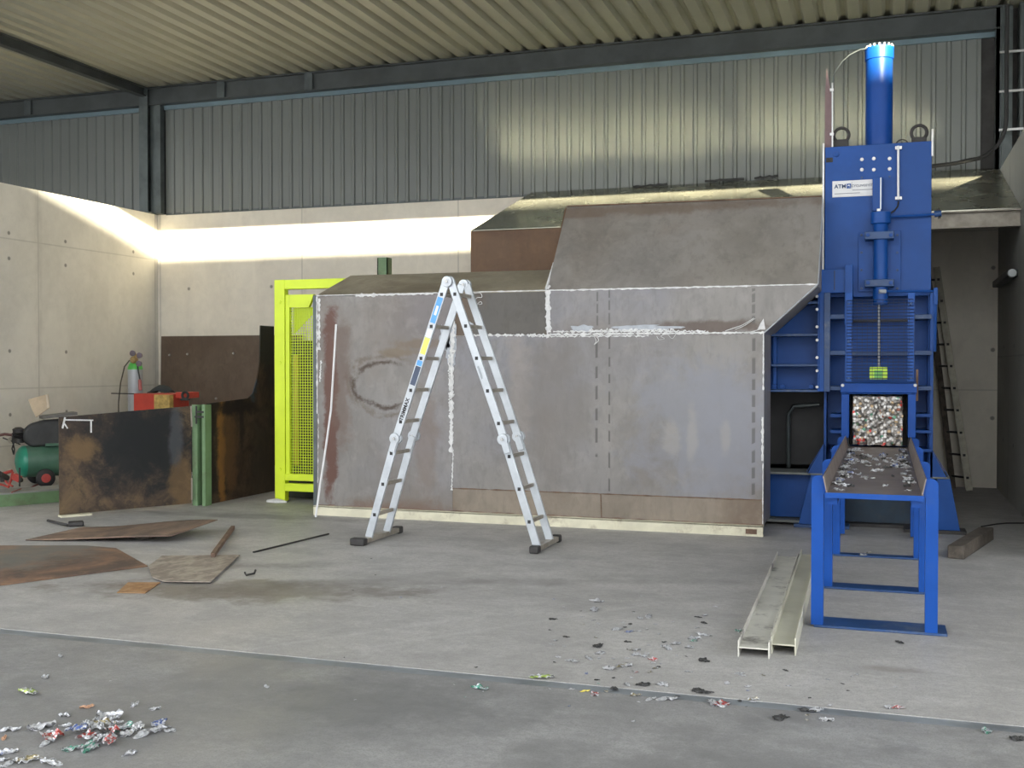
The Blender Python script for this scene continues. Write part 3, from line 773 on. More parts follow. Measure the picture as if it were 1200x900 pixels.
# gauge tube
a, b = at(1052.7,171,PY-.03), at(1052.7,234,PY-.03)
finish(MB().tube([a, b], .010, 10), 'gauge_tube', M['white'], t_)
for py in (173, 232):
    rect('tube_clamp', 1049, py-1.6, 1057, py+1.6, PY-.035, .03, M['zinc'], .001)
# name plate
pl = rect('name_plate', 975.5, 212.5, 1025.5, 229, PY-.006, .005, plain('plate_white', (.66,.66,.66), .5, 0, .04), 0)
a, b = at(975.5, 212.5, PY), at(1025.5, 229, PY); W = b.x-a.x; H = a.z-b.z
navy = plain('print_navy', (.03,.06,.14), .5); grey = plain('print_grey', (.16,.17,.2), .5)
def onp(u, v): return Vector((a.x+W*u, 0, a.z-H*v))
text_mesh('ATM', .047, navy, pl, along(onp(.185,.36), (1,0,0), PY-.007))
q0, q1 = onp(.335,.20), onp(.44,.50)
finish(MB().box(q0.x, q1.x, PY-.008, PY-.0062, q1.z, q0.z), 'logo_square', plain('logo_blue', (.02,.08,.28), .4), pl)
text_mesh('e', .045, plain('print_white', (.8,.8,.8), .5), pl, along(onp(.388,.34), (1,0,0), PY-.0085))
text_mesh('RECYCLINGSYSTEMS', .027, grey, pl, along(onp(.72,.36), (1,0,0), PY-.007))
q0, q1 = onp(.455,.12), onp(.461,.55); finish(MB().box(q0.x, q1.x, PY-.0075, PY-.0062, q1.z, q0.z), 'divider_line', grey, pl)
for (u0,u1,v) in ((.05,.65,.78),(.47,.95,.60)):
    q0, q1 = onp(u0,v), onp(u1,v+.035); finish(MB().box(q0.x, q1.x, PY-.0075, PY-.0062, q1.z, q0.z), 'divider_line', grey, pl)
# small cylinder on its mounting plate
rect('mounting_plate', 1006, 272, 1055.5, 341, PY-.02, .02, Bl, .003)
for py in (275.5, 296, 316.5, 338):
    for px in (1009.5, 1051.5): bolt(px, py, PY-.02, .011, Bd, h=.010)
p0, p1 = at(1031,250,PY-.09), at(1031,357,PY-.09); cxx = at(1032, 300, PY-.09).x
rz = lambda py: at(1032, py, PY-.09).z
finish(MB().lathe((cxx, PY-.09, rz(357)), (0,0,1), [(0,.060),(rz(332)-rz(357),.060),(rz(331)-rz(357),.058),(rz(264)-rz(357),.058),(rz(263)-rz(357),.062),(rz(262)-rz(357),.080),(rz(249)-rz(357),.080),(rz(248)-rz(357),.05)], 32), 'small_cylinder', Bl, t_)
for py0, py1 in ((271.5, 279.5), (327.5, 335.5)):
    rect('cylinder_clamp', 1013, py0, 1048, py1, PY-.165, .15, Bd, .006)
    for px in (1017, 1044): bolt(px, (py0+py1)/2, PY-.165, .017, Bl)
rect('side_bar', 1022.5, 208, 1034, 247, PY-.06, .05, Bl, .004)
rect('bright_edge', 1031.5, 208, 1032.8, 245, PY-.065, .006, M['alu'], 0)
rect('union_nut', 1027.5, 244.5, 1032, 249, PY-.10, .03, M['zinc'], .002)
hose = [at(1053,236,PY-.03), at(1052,242,PY-.04), at(1048,247,PY-.05), at(1043,250,PY-.06), at(1038,251,PY-.07)]
finish(MB().tube(hose, .007, 7), 'hydraulic_hose', M['black'], t_)
a, b = at(1043,254,PY-.05), at(1098,251,PY-.05)
finish(MB().tube([a, b], .010, 8), 'hydraulic_pipe', Bl, t_)
finish(MB().tube([at(1095,251,PY-.05), at(1103,250,PY-.05)], .028, 10), 'pipe_fitting', Bd, t_)
finish(MB().tube([at(1099,244,PY-.05), at(1101,256,PY-.05)], .012, 8), 'pipe_fitting', M['dark'], t_)
a, b = at(1031,341.5,PY-.16), at(1096,341,PY-.05)
finish(MB().tube([a, b], .010, 8), 'hydraulic_pipe', Bl, t_)
finish(MB().tube([at(1030,341.5,PY-.165), at(1038,341.5,PY-.15)], .018, 8), 'pipe_fitting', M['alu'], t_)
rect('valve_block', 1094, 337, 1099, 357, PY-.08, .08, Bl, .004)
finish(MB().tube([at(1096,357,PY-.05), at(1095,412,PY-.05)], .016, 8), 'down_pipe', Bl, t_)
# rod below the small cylinder, down to the guard
rod = [at(1030,357,PY-.09), at(1030,432,PY-.09)]
finish(MB().tube(rod, .013, 10), 'piston_rod', M['chrome'], t_)
# rusty blade like plate and thin conduit on the left top
finish(MB().prism([(at(966.5,172,PY+.05).x,PY+.05,2.3),(at(966.5,172,PY+.05).x,PY+.05,at(966,110,PY).z),(at(968.5,78,PY).x,PY+.05,at(968.5,78,PY).z),(at(974,110,PY).x,PY+.05,at(974,110,PY).z),(at(975,172,PY).x,PY+.05,3.25)], (0,.008,0)), 'blade_plate', plain('purple_rust', (.17,.11,.11), .6), t_)
finish(MB().tube([at(975.5,172,PY-.01), at(975.5,97,PY-.01)], .007, 8), 'conduit', M['zinc'], t_)
wire = [at(975.5,97,PY), at(978,85,PY), at(986,73,PY+.05), at(996,64,PY+.1), at(1008,58,PY+.15), at(1015,57,PY+.2)]
finish(MB().tube(wire, .006, 6), 'sensor_wire', M['galv'], t_)
for py in (105, 157): rect('conduit_clip', 972.5, py-1.3, 977, py+1.3, PY-.02, .02, M['zinc'], 0)

# middle section: guard zone with brackets
yb_ = PY+.24
finish(MB().box(XA+.02, XB-.02, yb_, yb_+.02, .70, 2.0), 'recess_plate', Bl, t_)
# left column and its cap
rect('column', 960.5, 343, 972, 459, PY-.14, .14, Bl, .003)
rect('column_face', 966, 343, 972.5, 459, PY-.155, .02, Bd, .002)
rect('column_cap', 961, 316, 991, 343, PY-.12, .12, Bl, .004)
rect('cap_gusset', 990, 310, 999, 380, PY-.14, .14, M['dark'] if 0 else Bl, .003)
rect('cap_joint', 977.5, 317, 978.3, 340, PY-.122, .004, M['dark'], 0)
for py in (371, 413.5, 455):
    rect('bracket', 972, py-2.5, 991, py+2.5, PY-.13, .37, Bd, .002)
    rect('bracket', 1071, py-2.5, 1092, py+2.5, PY-.13, .37, Bd, .002)
for py in (487, 506, 528):
    rect('bracket', 973, py-2, 986, py+2, PY-.10, .34, Bl, .002)
    rect('bracket', 1073, py-2, 1092, py+2, PY-.10, .34, Bl, .002)
rect('side_rib', 1090, 343, 1093, 560, PY-.06, .06, Bl, .002)
# press chamber left of the column, with shelves
a, b = at(900,345,PY), at(960.5,459,PY)
finish(MB().box(-1.06, b.x, PY+.12, PY+.9, b.z, 2.2), 'chamber_body', Bl, t_)
for py in (355, 392.5, 428, 458):
    z = at(930, py, PY-.12).z
    finish(MB().box(-1.0, at(960.5,py,PY).x, PY-.12, PY+.12, z-.010, z+.010), 'chamber_rib', Bd, t_, .002)
rect('chamber_post', 906, 394, 910, 457, PY-.0, .05, Bl, .002)
for py in (347.5, 362.5, 383, 398.5, 419, 434.5, 453.5): bolt(957.5, py, PY-.13, .013)
rect('bolt_flange', 958.5, 343, 961, 459, PY-.13, .18, Bl, .001)
for px in (908, 917.5, 951): bolt(px, 453, PY-.0, .022, Bl, 'boss', .04)
# guard posts and mesh
GY = 9.42
gp = rect('guard_post', 991, 343, 998.5, 447, GY, .04, Bl, .002)
gp2 = rect('guard_post', 1064, 343, 1071.5, 447, GY, .04, Bl, .002)
g0, g1 = at(992.5, 352, GY-.01), at(1070, 446, GY-.01)
mb = MB(); k = 0
while g0.z - k*.0265 > g1.z:
    z = g0.z-k*.0265; mb.tube([(g0.x,GY-.008,z),(g1.x,GY-.008,z)], .0034, 5); k += 1
k = 0
while g0.x + k*.040 < g1.x + .01:
    x = g0.x+k*.040; mb.tube([(x,GY-.004,g0.z),(x,GY-.004,g1.z)], .0014, 5); k += 1
finish(mb, 'guard_mesh', plain('mesh_blue', (.008,.018,.06), .6), t_)
for px in (994.5, 1067.5):
    for py in (356, 400, 443): bolt(px, py, GY-.008, .010, Bd, 'guard_bolt', .008)
rect('guard_bar', 998, 374, 1064, 376.5, PY+.12, .1, M['dark'], 0)
rect('guard_bar', 998, 412, 1064, 416.5, PY+.12, .1, Bd, 0)
# side angles of the guard back to the body
for px in (993, 1069):
    p = at(px, 400, GY); finish(MB().box(p.x-.006, p.x+.006, GY+.04, PY, 1.29, 1.31), 'guard_stay', Bl, t_)
# lime box
gb = rect('lime_indicator', 1019, 430, 1040, 444.5, GY+.12, .12, plain('lime', (.50,.74,.06), .4), .006)
rect('indicator_window', 1024.5, 434, 1034, 443, GY+.115, .004, plain('lime_dark', (.16,.45,.10), .4), 0, gb)
# portal frame
QY = 9.62
rect('portal_header', 985, 449, 1074.5, 460.5, QY, .28, M['blue_bright'], .003)
rect('portal_lip', 985.5, 460.5, 1074, 462, QY-.01, .29, M['blue_bright'], .001)
rect('portal_post', 986, 462, 995, 513, QY, .28, M['blue_bright'], .003)
rect('portal_post', 1064, 462, 1073, 513, QY, .28, M['blue_bright'], .003)
for px, py in ((987.5,450.5),(1072.5,450.5)): bolt(px, py+1, QY, .014)
# black sheets standing in for the shade inside the tunnel
a, b = at(995,462,QY), at(1064,522,QY)
mb = MB(); mb.box(a.x-.01, a.x, QY+.02, QY+.28, .72, a.z); mb.box(b.x, b.x+.01, QY+.02, QY+.28, .72, a.z); mb.box(a.x, b.x, QY+.27, QY+.28, .72, a.z)
finish(mb, 'tunnel_shade', M['black'], t_)
rect('side_hose_plate', 1073.5, 433, 1076, 470, QY+.05, .02, M['rust'], 0)
# base
zb = .455
finish(MB().prism([(-.70,PY-.02,.03),(-.36,PY-.02,.03),(-.36,PY-.02,zb),(-.60,PY-.02,zb)], (0,.55,0)), 'base_block', Bl, t_, .003)
finish(MB().prism([(.30,PY-.02,.03),(.60,PY-.02,.03),(.52,PY-.02,zb),(.30,PY-.02,zb)], (0,.55,0)), 'base_block', Bl, t_, .003)
finish(MB().box(-.36, .30, PY+.22, PY+.24, .03, .34), 'cross_beam', M['shade_blue'], t_)  # blue darkened to paint in the shade between the feet
finish(MB().box(-.36, .30, PY+.10, PY+.24, .0, .03), 'cross_beam_foot', M['dark'], t_)
finish(MB().box(-.36, .30, PY+.5, PY+.52, .0, .72), 'base_shade_plate', M['black'], t_)  # black sheet in place of the deep shade behind the beam
finish(MB().box(-.30, .22, PY-.05, PY+.4, .60, .70), 'ejector_housing', M['dark'], t_)
for s, (xa, xb_) in ((-1, (-.60, -.33)), (1, (.30, .52))):
    finish(MB().box(xa, xb_, PY-.06, PY+.5, zb, zb+.015), 'base_ledge', M['grey_top'], t_, .002)
for y in (PY-.06, PY+.25):
    finish(MB().prism([(XB,y,zb+.015),(XB+.13,y,zb+.015),(XB,y,zb+.26)], (0,.02,0)), 'base_gusset', Bl, t_)
    finish(MB().prism([(XA,y,zb+.015),(XA-.13,y,zb+.015),(XA,y,zb+.26)], (0,.02,0)), 'base_gusset', Bl, t_)
finish(MB().prism([(XB,PY-.05,zb+.26),(XB+.14,PY-.05,zb+.02),(XB+.14,PY+.3,zb+.02),(XB,PY+.3,zb+.26)], (0,0,.01)), 'sloped_cover', Bl, t_)
finish(MB().prism([(XA,PY-.05,zb+.26),(XA-.14,PY-.05,zb+.02),(XA-.14,PY+.3,zb+.02),(XA,PY+.3,zb+.26)], (0,0,.01)), 'sloped_cover', Bl, t_)
finish(MB().box(-.74, -.28, PY-.10, PY+.1, 0, .03), 'foot_plate', Bd, t_, .003)
finish(MB().box(.16, .65, PY-.10, PY+.1, 0, .03), 'foot_plate', M['dark'], t_, .003)
finish(MB().prism([(.42,PY-.08,.03),(.60,PY-.08,.03),(.52,PY-.08,zb),(.42,PY-.08,zb)], (0,.06,0)), 'foot_gusset', M['blue'], t_, .002)
finish(MB().prism([(-.70,PY-.08,.03),(-.34,PY-.08,.03),(-.34,PY-.08,zb),(-.60,PY-.08,zb)], (0,.06,0)), 'foot_gusset', M['blue'], t_, .002)
# long base beam going left under the housing
zt1 = at(920, 549, PY+.05).z; zt0 = .09
finish(MB().box(-1.08, -.62, PY+.12, PY+.14, .06, zt1-.03), 'base_beam_web', Bl, t_)
finish(MB().box(-1.08, -.60, PY-.02, PY+.35, zt1-.045, zt1-.025), 'base_beam_flange', M['grey_top'], t_, .002)
finish(MB().box(-1.08, -.62, PY-.02, PY+.3, .03, .05), 'base_beam_foot', M['grey_top'], t_)
finish(MB().box(-1.08, -1.02, PY+.2, PY+.6, .5, 1.2), 'chamber_support', M['dark'], t_)
finish(MB().box(-1.3, -.50, PY+.95, PY+.44, .5, 1.2), 'gap_shade_block', M['black'], t_)  # black block standing in for the shade under the chamber
# faint pipework in the gap
finish(MB().tube([at(924,548,PY+.3), at(924,486,PY+.3), at(930,476,PY+.3), at(960,474,PY+.3)], .018, 8), 'inner_pipe', M['galv'], t_)

# ------------------------------------------------------------------ conveyor table
t_ = thing('outfeed_table', 'bright blue steel outfeed table with a rusty tray in front of the press', 'table', (-.05, 6.1, 0))
Bb = M['blue_bright']
tray_mat = plain('tray_steel', (.20,.165,.145), .45, .3, .18, 5, dirt=(.12,.08,.06), dirt_amt=.4)
xa0, xb0 = -.285, .185
finish(MB().box(xa0-.01, xb0+.01, 6.06, 9.60, .716, .728), 'tray_floor', tray_mat, t_)
for s, x in ((-1, xa0), (1, xb0)):
    finish(MB().prism([(x, 6.06, .729), (x + s*.018, 6.06, .815), (x + s*.018, 9.60, .815), (x, 9.60, .729)], (s*.006, 0, 0)), 'tray_side', tray_mat, t_)
finish(MB().box(xa0-.01, xb0+.01, 6.05, 6.058, .700, .728), 'tray_lip', Bb, t_)
finish(MB().box(xa0, xa0+.05, 6.1, 9.5, .66, .714), 'under_rail', Bb, t_)
finish(MB().box(xb0-.05, xb0, 6.1, 9.5, .66, .714), 'under_rail', Bb, t_)
def leg(xo, s, y):
    # flat leg with rounded top outer corner, x from xo outward
    w = .062; zt = .815; r = .035; pts = [(xo, y, .015), (xo, y, zt)]
    for k in range(6):
        a = k/5*math.pi/2
        pts.append((xo + s*(w - r + r*math.sin(a)), y, zt - r + r*math.cos(a)))
    pts.append((xo + s*w, y, .015))
    mb = MB(); mb.prism(pts, (0,.012,0)); mb.box(xo, xo+s*.010, y+.012, y+.075, .015, zt-.11)
    return finish(mb, 'leg', Bb, t_)
for i, y in enumerate((6.08, 7.16, 8.42)):
    leg(xa0-.020, -1, y); leg(xb0+.020, 1, y)
    finish(MB().box(-.352, (.315, .30, .25)[i], y, y+(.22, .16, .10)[i], .001, .014), 'foot_bar', M['blue_dusty'] if i else M['blue_dusty'], t_, .002)
leg(xa0-.020, -1, 9.45); leg(xb0+.020, 1, 9.45)

# bale of crushed cans in the portal
def scrap_mat(name, base, sc=46):
    t = NT(name, .32, .6, .6)
    v = t.voronoi(sc, True); d = t.voronoi(sc)
    sp = t.t.nodes.new('ShaderNodeSeparateColor'); t.link(v, sp.inputs[0])
    r1 = X(t, sp.outputs[0]); r2 = X(t, sp.outputs[1])
    c = t.ramp(r1, [(0,(.05,.05,.05)),(.25,(.17,.15,.13)),(.5,(.36,.34,.31)),(.8,(.62,.61,.59)),(1,(.16,.15,.14))])
    c = t.mix(r2.step(.84,.86), c, (.35,.25,.14)); c = t.mix(r2.step(.92,.93), c, (.08,.22,.14)); c = t.mix(r2.step(.965,.97), c, (.45,.05,.04))
    c = t.mix(d.step(.35,.8)*.8, c, (.05,.045,.04))
    return t.out(c, bump=t.noise(55, 4), bstr=.5, bdist=.01)
def lumpy_box(x0, x1, y0, y1, z0, z1, step, amp, seed):
    mb = MB(); bm = mb.bm
    nx, nz, ny = int((x1-x0)/step), int((z1-z0)/step), int((y1-y0)/step)
    vs = {}
    def V(i, j, k):
        key = (i, j, k)
        if key not in vs:
            p = Vector((x0+(x1-x0)*i/nx, y0+(y1-y0)*j/ny, z0+(z1-z0)*k/nz))
            c = Vector(((x0+x1)/2, (y0+y1)/2, (z0+z1)/2)); n = Vector(((p.x-c.x)/(x1-x0), (p.y-c.y)/(y1-y0), (p.z-c.z)/(z1-z0)))
            q = p*38 + Vector((seed,)*3); a = noise.cell(q*.9)*.5 + noise.noise(q)
            vs[key] = bm.verts.new(p + n.normalized()*amp*a)
        return vs[key]
    for i in range(nx):
        for k in range(nz):
            bm.faces.new((V(i,0,k), V(i+1,0,k), V(i+1,0,k+1), V(i,0,k+1))); bm.faces.new((V(i,ny,k), V(i,ny,k+1), V(i+1,ny,k+1), V(i+1,ny,k)))
    for j in range(ny):
        for k in range(nz):
            bm.faces.new((V(0,j,k), V(0,j,k+1), V(0,j+1,k+1), V(0,j+1,k))); bm.faces.new((V(nx,j,k), V(nx,j+1,k), V(nx,j+1,k+1), V(nx,j,k+1)))
    for i in range(nx):
        for j in range(ny):
            bm.faces.new((V(i,j,0), V(i,j+1,0), V(i+1,j+1,0), V(i+1,j,0))); bm.faces.new((V(i,j,nz), V(i+1,j,nz), V(i+1,j+1,nz), V(i,j+1,nz)))
    return mb
a, b = at(1000, 463, 9.55), at(1057, 521, 9.55)
tag(finish(lumpy_box(a.x, b.x, 9.56, 9.86, .745, a.z-.01, .012, .012, 3), 'can_bale', scrap_mat('crushed_cans', (.5,.5,.5))), 'square bale of crushed silver cans filling the opening of the blue press', 'bale')

# ------------------------------------------------------------------ beige beams on the floor
def hbeam(name, label, A, Bp, w, h, mat):
    A = Vector(A); Bp = Vector(Bp); d = (Bp-A); L = d.length; d.normalize(); s = Vector((d.y, -d.x, 0))
    t = .007; web = h*.52
    mb = MB()
    def pr(u0, u1, z0, z1):
        pts = [A + s*u0 + Vector((0,0,z0)), A + s*u1 + Vector((0,0,z0)), A + s*u1 + Vector((0,0,z1)), A + s*u0 + Vector((0,0,z1))]
        mb.prism(pts, d*L)
    pr(-w/2, -w/2+t, 0, h); pr(w/2-t, w/2, 0, h); pr(-w/2+t, w/2-t, web, web+t)
    return tag(finish(mb, name, mat, None, .002), label, 'beam')
A1 = fl(883, 771); hb = fl(915, 657)
hbeam('steel_beam', 'left of two beige painted steel beams on the floor, dirtier and wider', (A1.x, A1.y, 0), (A1.x-.075+.02, 8.0, 0), .150, .080, M['beige'])
A2 = fl(918, 767.5)
hbeam('steel_beam', 'right of two beige painted steel beams on the floor, nearer the blue table', (A2.x, A2.y, 0), (A2.x-.065+.02, 8.12, 0), .118, .085, M['beige2'])

# timber block
mb = MB()
d = Vector((.34, 1.25, 0)).normalized(); s = Vector((d.y, -d.x, 0)); A = fl(1120, 655)
w, h = .058, .10
mb.prism([A - s*w, A + s*w, A + s*w*.95 + Vector((0,0,h)), A - s*w + Vector((0,0,h*.95))], d*1.1)
tag(finish(mb, 'timber_block', M['wood'], None, .008), 'dark weathered square timber lying on the floor right of the press', 'timber')
# thin stick by the right wall
tag(finish(MB().tube([fl(1150,617,.006), fl(1168,614,.012), fl(1180,613,.006), fl(1200,613,.006)], .006, 6), 'twig', M['dark']), 'thin dark twig on the floor against the right wall', 'twig')

# second ladder
t_ = thing('leaning_ladder', 'old dark ladder leaning on the back wall right of the press', 'ladder', (.8, 13.2, 0))
top = at(1098, 312, 13.5); bot = fl(1136, 576); bot2 = fl(1121, 570)
dirv = Vector((top.x-bot.x, 13.62-bot.y, top.z))
off = Vector((-.03, .42, 0))
off = bot2 - bot; off = off.normalized()*.34
st1 = [bot, bot+dirv*1.0]; 
b2_ = Vector((bot.x-.16, bot.y+.18, 0))
dirv2 = Vector((top.x-.10-b2_.x, 13.63-b2_.y, top.z))
finish(MB().bar(bot+Vector((0,0,.01)), bot+dirv, .075, .025, Vector((0,1,0))), 'stile', M['old_alu'], t_, .003)
finish(MB().bar(b2_+Vector((0,0,.01)), b2_+dirv2, .065, .025, Vector((0,1,0))), 'stile', M['wood'], t_, .003)
for k in range(10):
    f = .06 + k*.098
    p = bot + dirv*f; q = b2_ + dirv2*f
    finish(MB().tube([p, q], .012, 8), 'rung', M['dark'], t_)
    finish(MB().bar(p+Vector((-.014,-.02,0)), p+Vector((.014,-.02,0)), .026, .03, Vector((0,1,0))), 'rung_socket', M['black'], t_)

# ------------------------------------------------------------------ left side: rusty plates
def local_plate(name, label, pts, vec, mat, cat='steel plate', bevel=0):
    return tag(finish(MB().prism(pts, vec), name, mat, None, bevel), label, cat)
# front plate of the pen
PA = Vector((-7.22, 8.28, 0)); PB = Vector((-6.53, 9.34, 0))
dAB = (PB-PA); nAB = Vector((dAB.y, -dAB.x, 0)).normalized()
mat_soot = rust_mat('sooty_plate', 'y', [(0,(.030,.024,.020)),(.35,(.065,.045,.032)),(.65,(.10,.068,.042)),(1,(.155,.105,.055))], 1.5,
    blobs=[(.12, .60, .40, .40, (.014,.015,.016), .96, .8), (.20, .72, .22, .3, (.012,.013,.014), .9, .9), (-.36, .60, .12, .10, (.19,.12,.055), .7, 1.1), (.44, .25, .08, .25, (.16,.10,.045), .6, 1.0), (.40,.75,.05,.3,(.075,.08,.09),.6,.9)])
t_ = thing('burnt_plate', 'upright rusty steel plate with black soot patch standing on the left', 'steel plate', ((PA+PB)/2 + Vector((0,0,0))))
t_.location = (PA+PB)/2
sh = MB().prism([PA + Vector((0,0,.02)), PB + Vector((0,0,.03)), PB + Vector((0,0,1.0)), PA + Vector((0,0,.925))], -nAB*.012)
finish(sh, 'sheet', mat_soot, t_)
# chalk bracket on the plate
def onAB(f, z, o=.006): return PA + dAB*f + nAB*o + Vector((0,0,z))
def uv(px, py):
    d = ray(px, py); k = (PA-EYE).dot(nAB)/d.dot(nAB); p = EYE + d*k; return (p-PA).dot(dAB)/dAB.length_squared, p.z
def strip(parent, pa, pb, w, mat, name='chalk_line'):
    u0, z0 = uv(*pa); u1, z1 = uv(*pb); a = onAB(u0, z0); b = onAB(u1, z1)
    return finish(MB().bar(a, b, w, .004, nAB), name, mat, parent)
strip(t_, (76,492), (109,492.5), .012, M['seal'], 'white_strip'); strip(t_, (106.5,493), (106.5,507), .014, M['seal'], 'white_strip')
strip(t_, (76,489), (73,502), .016, M['seal'], 'white_strip'); strip(t_, (75,496), (79,502), .012, M['seal'], 'white_strip')
strip(t_, (223.5,476), (224.5,500), .014, M['alu_dull'], 'weld_strip'); strip(t_, (224.5,560), (224.5,586), .014, M['alu_dull'], 'weld_strip')
tag(finish(MB().prism([PA+nAB*.06+Vector((0,0,0)), PA+dAB*.22+nAB*.06, PA+dAB*.22-nAB*.05, PA-nAB*.05], (0,0,.018)), 'packing_board', M['cream']), 'small pale packing board under the corner of the sooty plate', 'board')
# green post
gx0, gx1 = at(228,500,9.44).x, at(243,500,9.44).x
mb = MB(); zt0 = 1.01
mb.box(gx0, gx0+.055, 9.40, 9.408, 0, zt0); mb.box(gx0+.050, gx0+.058, 9.408, 9.50, 0, zt0); mb.box(gx0+.05, gx1, 9.50, 9.508, 0, zt0); mb.box(gx1-.036, gx1, 9.40, 9.408, 0, zt0); mb.box(gx1-.008, gx1, 9.408, 9.50, 0, zt0)
t_ = thing('green_post', 'short green steel post between the sooty plate and the brown stepped plate', 'post', ((gx0+gx1)/2, 9.45, 0))
finish(mb, 'profile', M['green'], t_)
mb = MB(); mb.box(gx0+.03, gx1-.015, 9.395, 9.40, .88, .90); mb.box(gx0+.05, gx1-.015, 9.395, 9.40, .93, .95); mb.box(gx0+.045, gx0+.06, 9.39, 9.40, .82, 1.0)
finish(mb, 'top_bracket', M['dark'], t_)
# stepped brown plate
XP = -6.46
mat_step = rust_mat('stepped_plate', 'y', [(0,(.020,.015,.012)),(.4,(.055,.036,.022)),(.7,(.075,.05,.032)),(1,(.10,.07,.042))], 1.3,
    blobs=[(-.40, .42, .07, .62, (.24,.115,.03), .9, .8), (-.24, .50, .12, .5, (.14,.075,.032), .75, 1.0), (-.60, .45, .09, .7, (.016,.012,.010), .9, .8), (.52, 1.70, .2, .45, (.025,.026,.02), .95, .9), (-.15, .97, .45, .08, (.016,.012,.010), .9, .9), (-.02,.8,.04,.3,(.018,.014,.011),.8,1.0), (.45, .3, .25, .5, (.065,.052,.036), .6, .9), (.20,1.16,.08,.13,(.045,.06,.07),.9,.6)])
pts = [(XP,9.52,.0),(XP,10.80,.0),(XP,10.80,1.84),(XP,10.52,1.84),(XP,10.50,1.45),(XP,10.44,1.25),(XP,10.36,1.10),(XP,10.26,1.05),(XP,9.52,1.02)]
tag(finish(MB().prism(pts, (-.012,0,0)), 'stepped_plate', mat_step), 'tall dark brown stepped steel plate between the green post and the yellow gate', 'steel plate')
# plate against the back wall
a, b = at(186.5,394,13.55), at(330,393,13.55)
brown = thing('brown_plate', 'flat brown steel plate standing against the back wall in the left corner', 'steel plate', (-8.6, 13.55, 0))
finish(MB().prism([(a.x,13.55,0),(b.x+.3,13.55,0),(b.x+.3,13.60,1.83),(a.x,13.60,1.83)], (0,.01,0)), 'sheet', steel_mat('brown_sheet', (.135,.098,.072), .4, (.085,.055,.038), rough=.5, metal=.15, blue=.0, blobs=[]), brown)
for q_, (px, py) in enumerate(((197,416),(218,415),(272,414),(252,467))):
    p = at(px, py, 13.54)
    bt = finish(MB().lathe((p.x, 13.55-.008+.02*(p.z/1.83), p.z), (0,1,0), [(0,0),(0,.014),(.02,.016)], 8), 'pin_head', M['zinc'], brown)
# plates lying on the floor
mat_rf = rust_mat('floor_rust', 'x', [(0,(.085,.06,.05)),(.35,(.17,.105,.075)),(.7,(.24,.14,.085)),(1,(.31,.19,.12))], 1.1, blobs=[(-.2, 0, .45, 9, (.15,.155,.14), .75, 1.1), (-.9, 0, .5, 9, (.30,.17,.09), .5, 1.1)])
def ground_plate(name, label, pix, th, mat, z=.002, lift=None, cat='steel plate'):
    pts = [fl(px, py, z) for px, py in pix]
    if lift:
        pts = [p + Vector((0,0,l)) for p, l in zip(pts, lift)]
    return tag(finish(MB().prism(pts, (0,0,th)), name, mat), label, cat)
ground_plate('rusty_plate', 'large rusty orange steel plate lying at the left edge of the floor', [(-75,640),(100,640),(136,643),(173,664),(0,686.5),(-90,699)], .006, mat_rf)
# raised plate with curled corner
p = [fl(x, y, 0) for x, y in ((30,634),(97,619),(255,625),(200,637))]
mb = MB(); n = 14; grid = []
for i in range(n+1):
    row = []
    for j in range(n+1):
        u, v = i/n, j/n
        q = (p[0]*(1-u) + p[3]*u)*(1-v) + (p[1]*(1-u) + p[2]*u)*v
        q.z = .012 + .085*math.sin(min(1, u*1.0)*math.pi*.5)**2*(.35+.65*v) + .02*u
        row.append(mb.bm.verts.new(q))
    grid.append(row)
for i in range(n):
    for j in range(n):
        mb.bm.faces.new((grid[i][j], grid[i+1][j], grid[i+1][j+1], grid[i][j+1]))
o = tag(finish(mb, 'bent_plate', rust_mat('bent_rust', 'x', [(0,(.10,.075,.06)),(.4,(.17,.12,.09)),(.7,(.22,.15,.105)),(1,(.28,.20,.15))], 1.3)), 'bent brown steel plate with lifted corner, lying behind the large rusty plate', 'steel plate')
m = o.modifiers.new('s', 'SOLIDIFY'); m.thickness = .008
tag(finish(MB().box(-5.75,-5.62,7.45,7.6,0,.03), 'wood_chock', M['wood']), 'small dark wooden chock under the bent plate', 'wood block')
t = NT('patchy_sheet', .6); c = t.mix(t.noise(9, 6, .7, stretch=(1,.5,1)).step(.42,.6), (.20,.165,.14), (.33,.29,.24)); c = t.mix(t.noise(14,5,.7,off=(3,3,3)).step(.55,.65)*.6, c, (.10,.075,.065))
ground_plate('patchy_sheet', 'square patchy grey and cream sheet lying right of the rusty plates', [(178,677),(174,664),(190,652),(281,651),(247,682.5),(192,682)], .006, t.out(c), .0105)
ground_plate('rust_offcut', 'small bright orange rusty offcut in front of the patchy sheet', [(137,695),(150,683),(188,683),(170,695.5)], .004, rust_mat('orange_rust', 'x', [(0,(.22,.12,.06)),(.5,(.36,.20,.09)),(1,(.42,.27,.15))], 4))
tag(finish(MB().bar(fl(249.5,650.5,.034), fl(273,618,.016), .03, .03, Vector((0,0,1))), 'square_bar', M['rust']), 'short square rusty bar on the floor behind the patchy sheet', 'bar')
tag(finish(MB().bar(fl(297,647,.008), fl(385,625.5,.008), .014, .010, Vector((0,0,1))), 'thin_rod', M['dark']), 'long thin dark rod lying in front of the yellow gate', 'rod')
mb = MB(); q = [fl(287,671,.02), fl(288.5,674,.012), fl(298,672,.012), fl(299.5,668,.03)]
tag(finish(mb.tube(q, .007, 6), 'bent_clip', M['dark']), 'small dark bent clip on the floor right of the patchy sheet', 'clip')
t_ = thing('hand_tool', 'dark long handled tool lying behind the bent plate', 'tool', fl(80,614))
finish(MB().tube([fl(56,610,.02), fl(80,615.5,.02)], .012, 8), 'handle', M['dark'], t_)
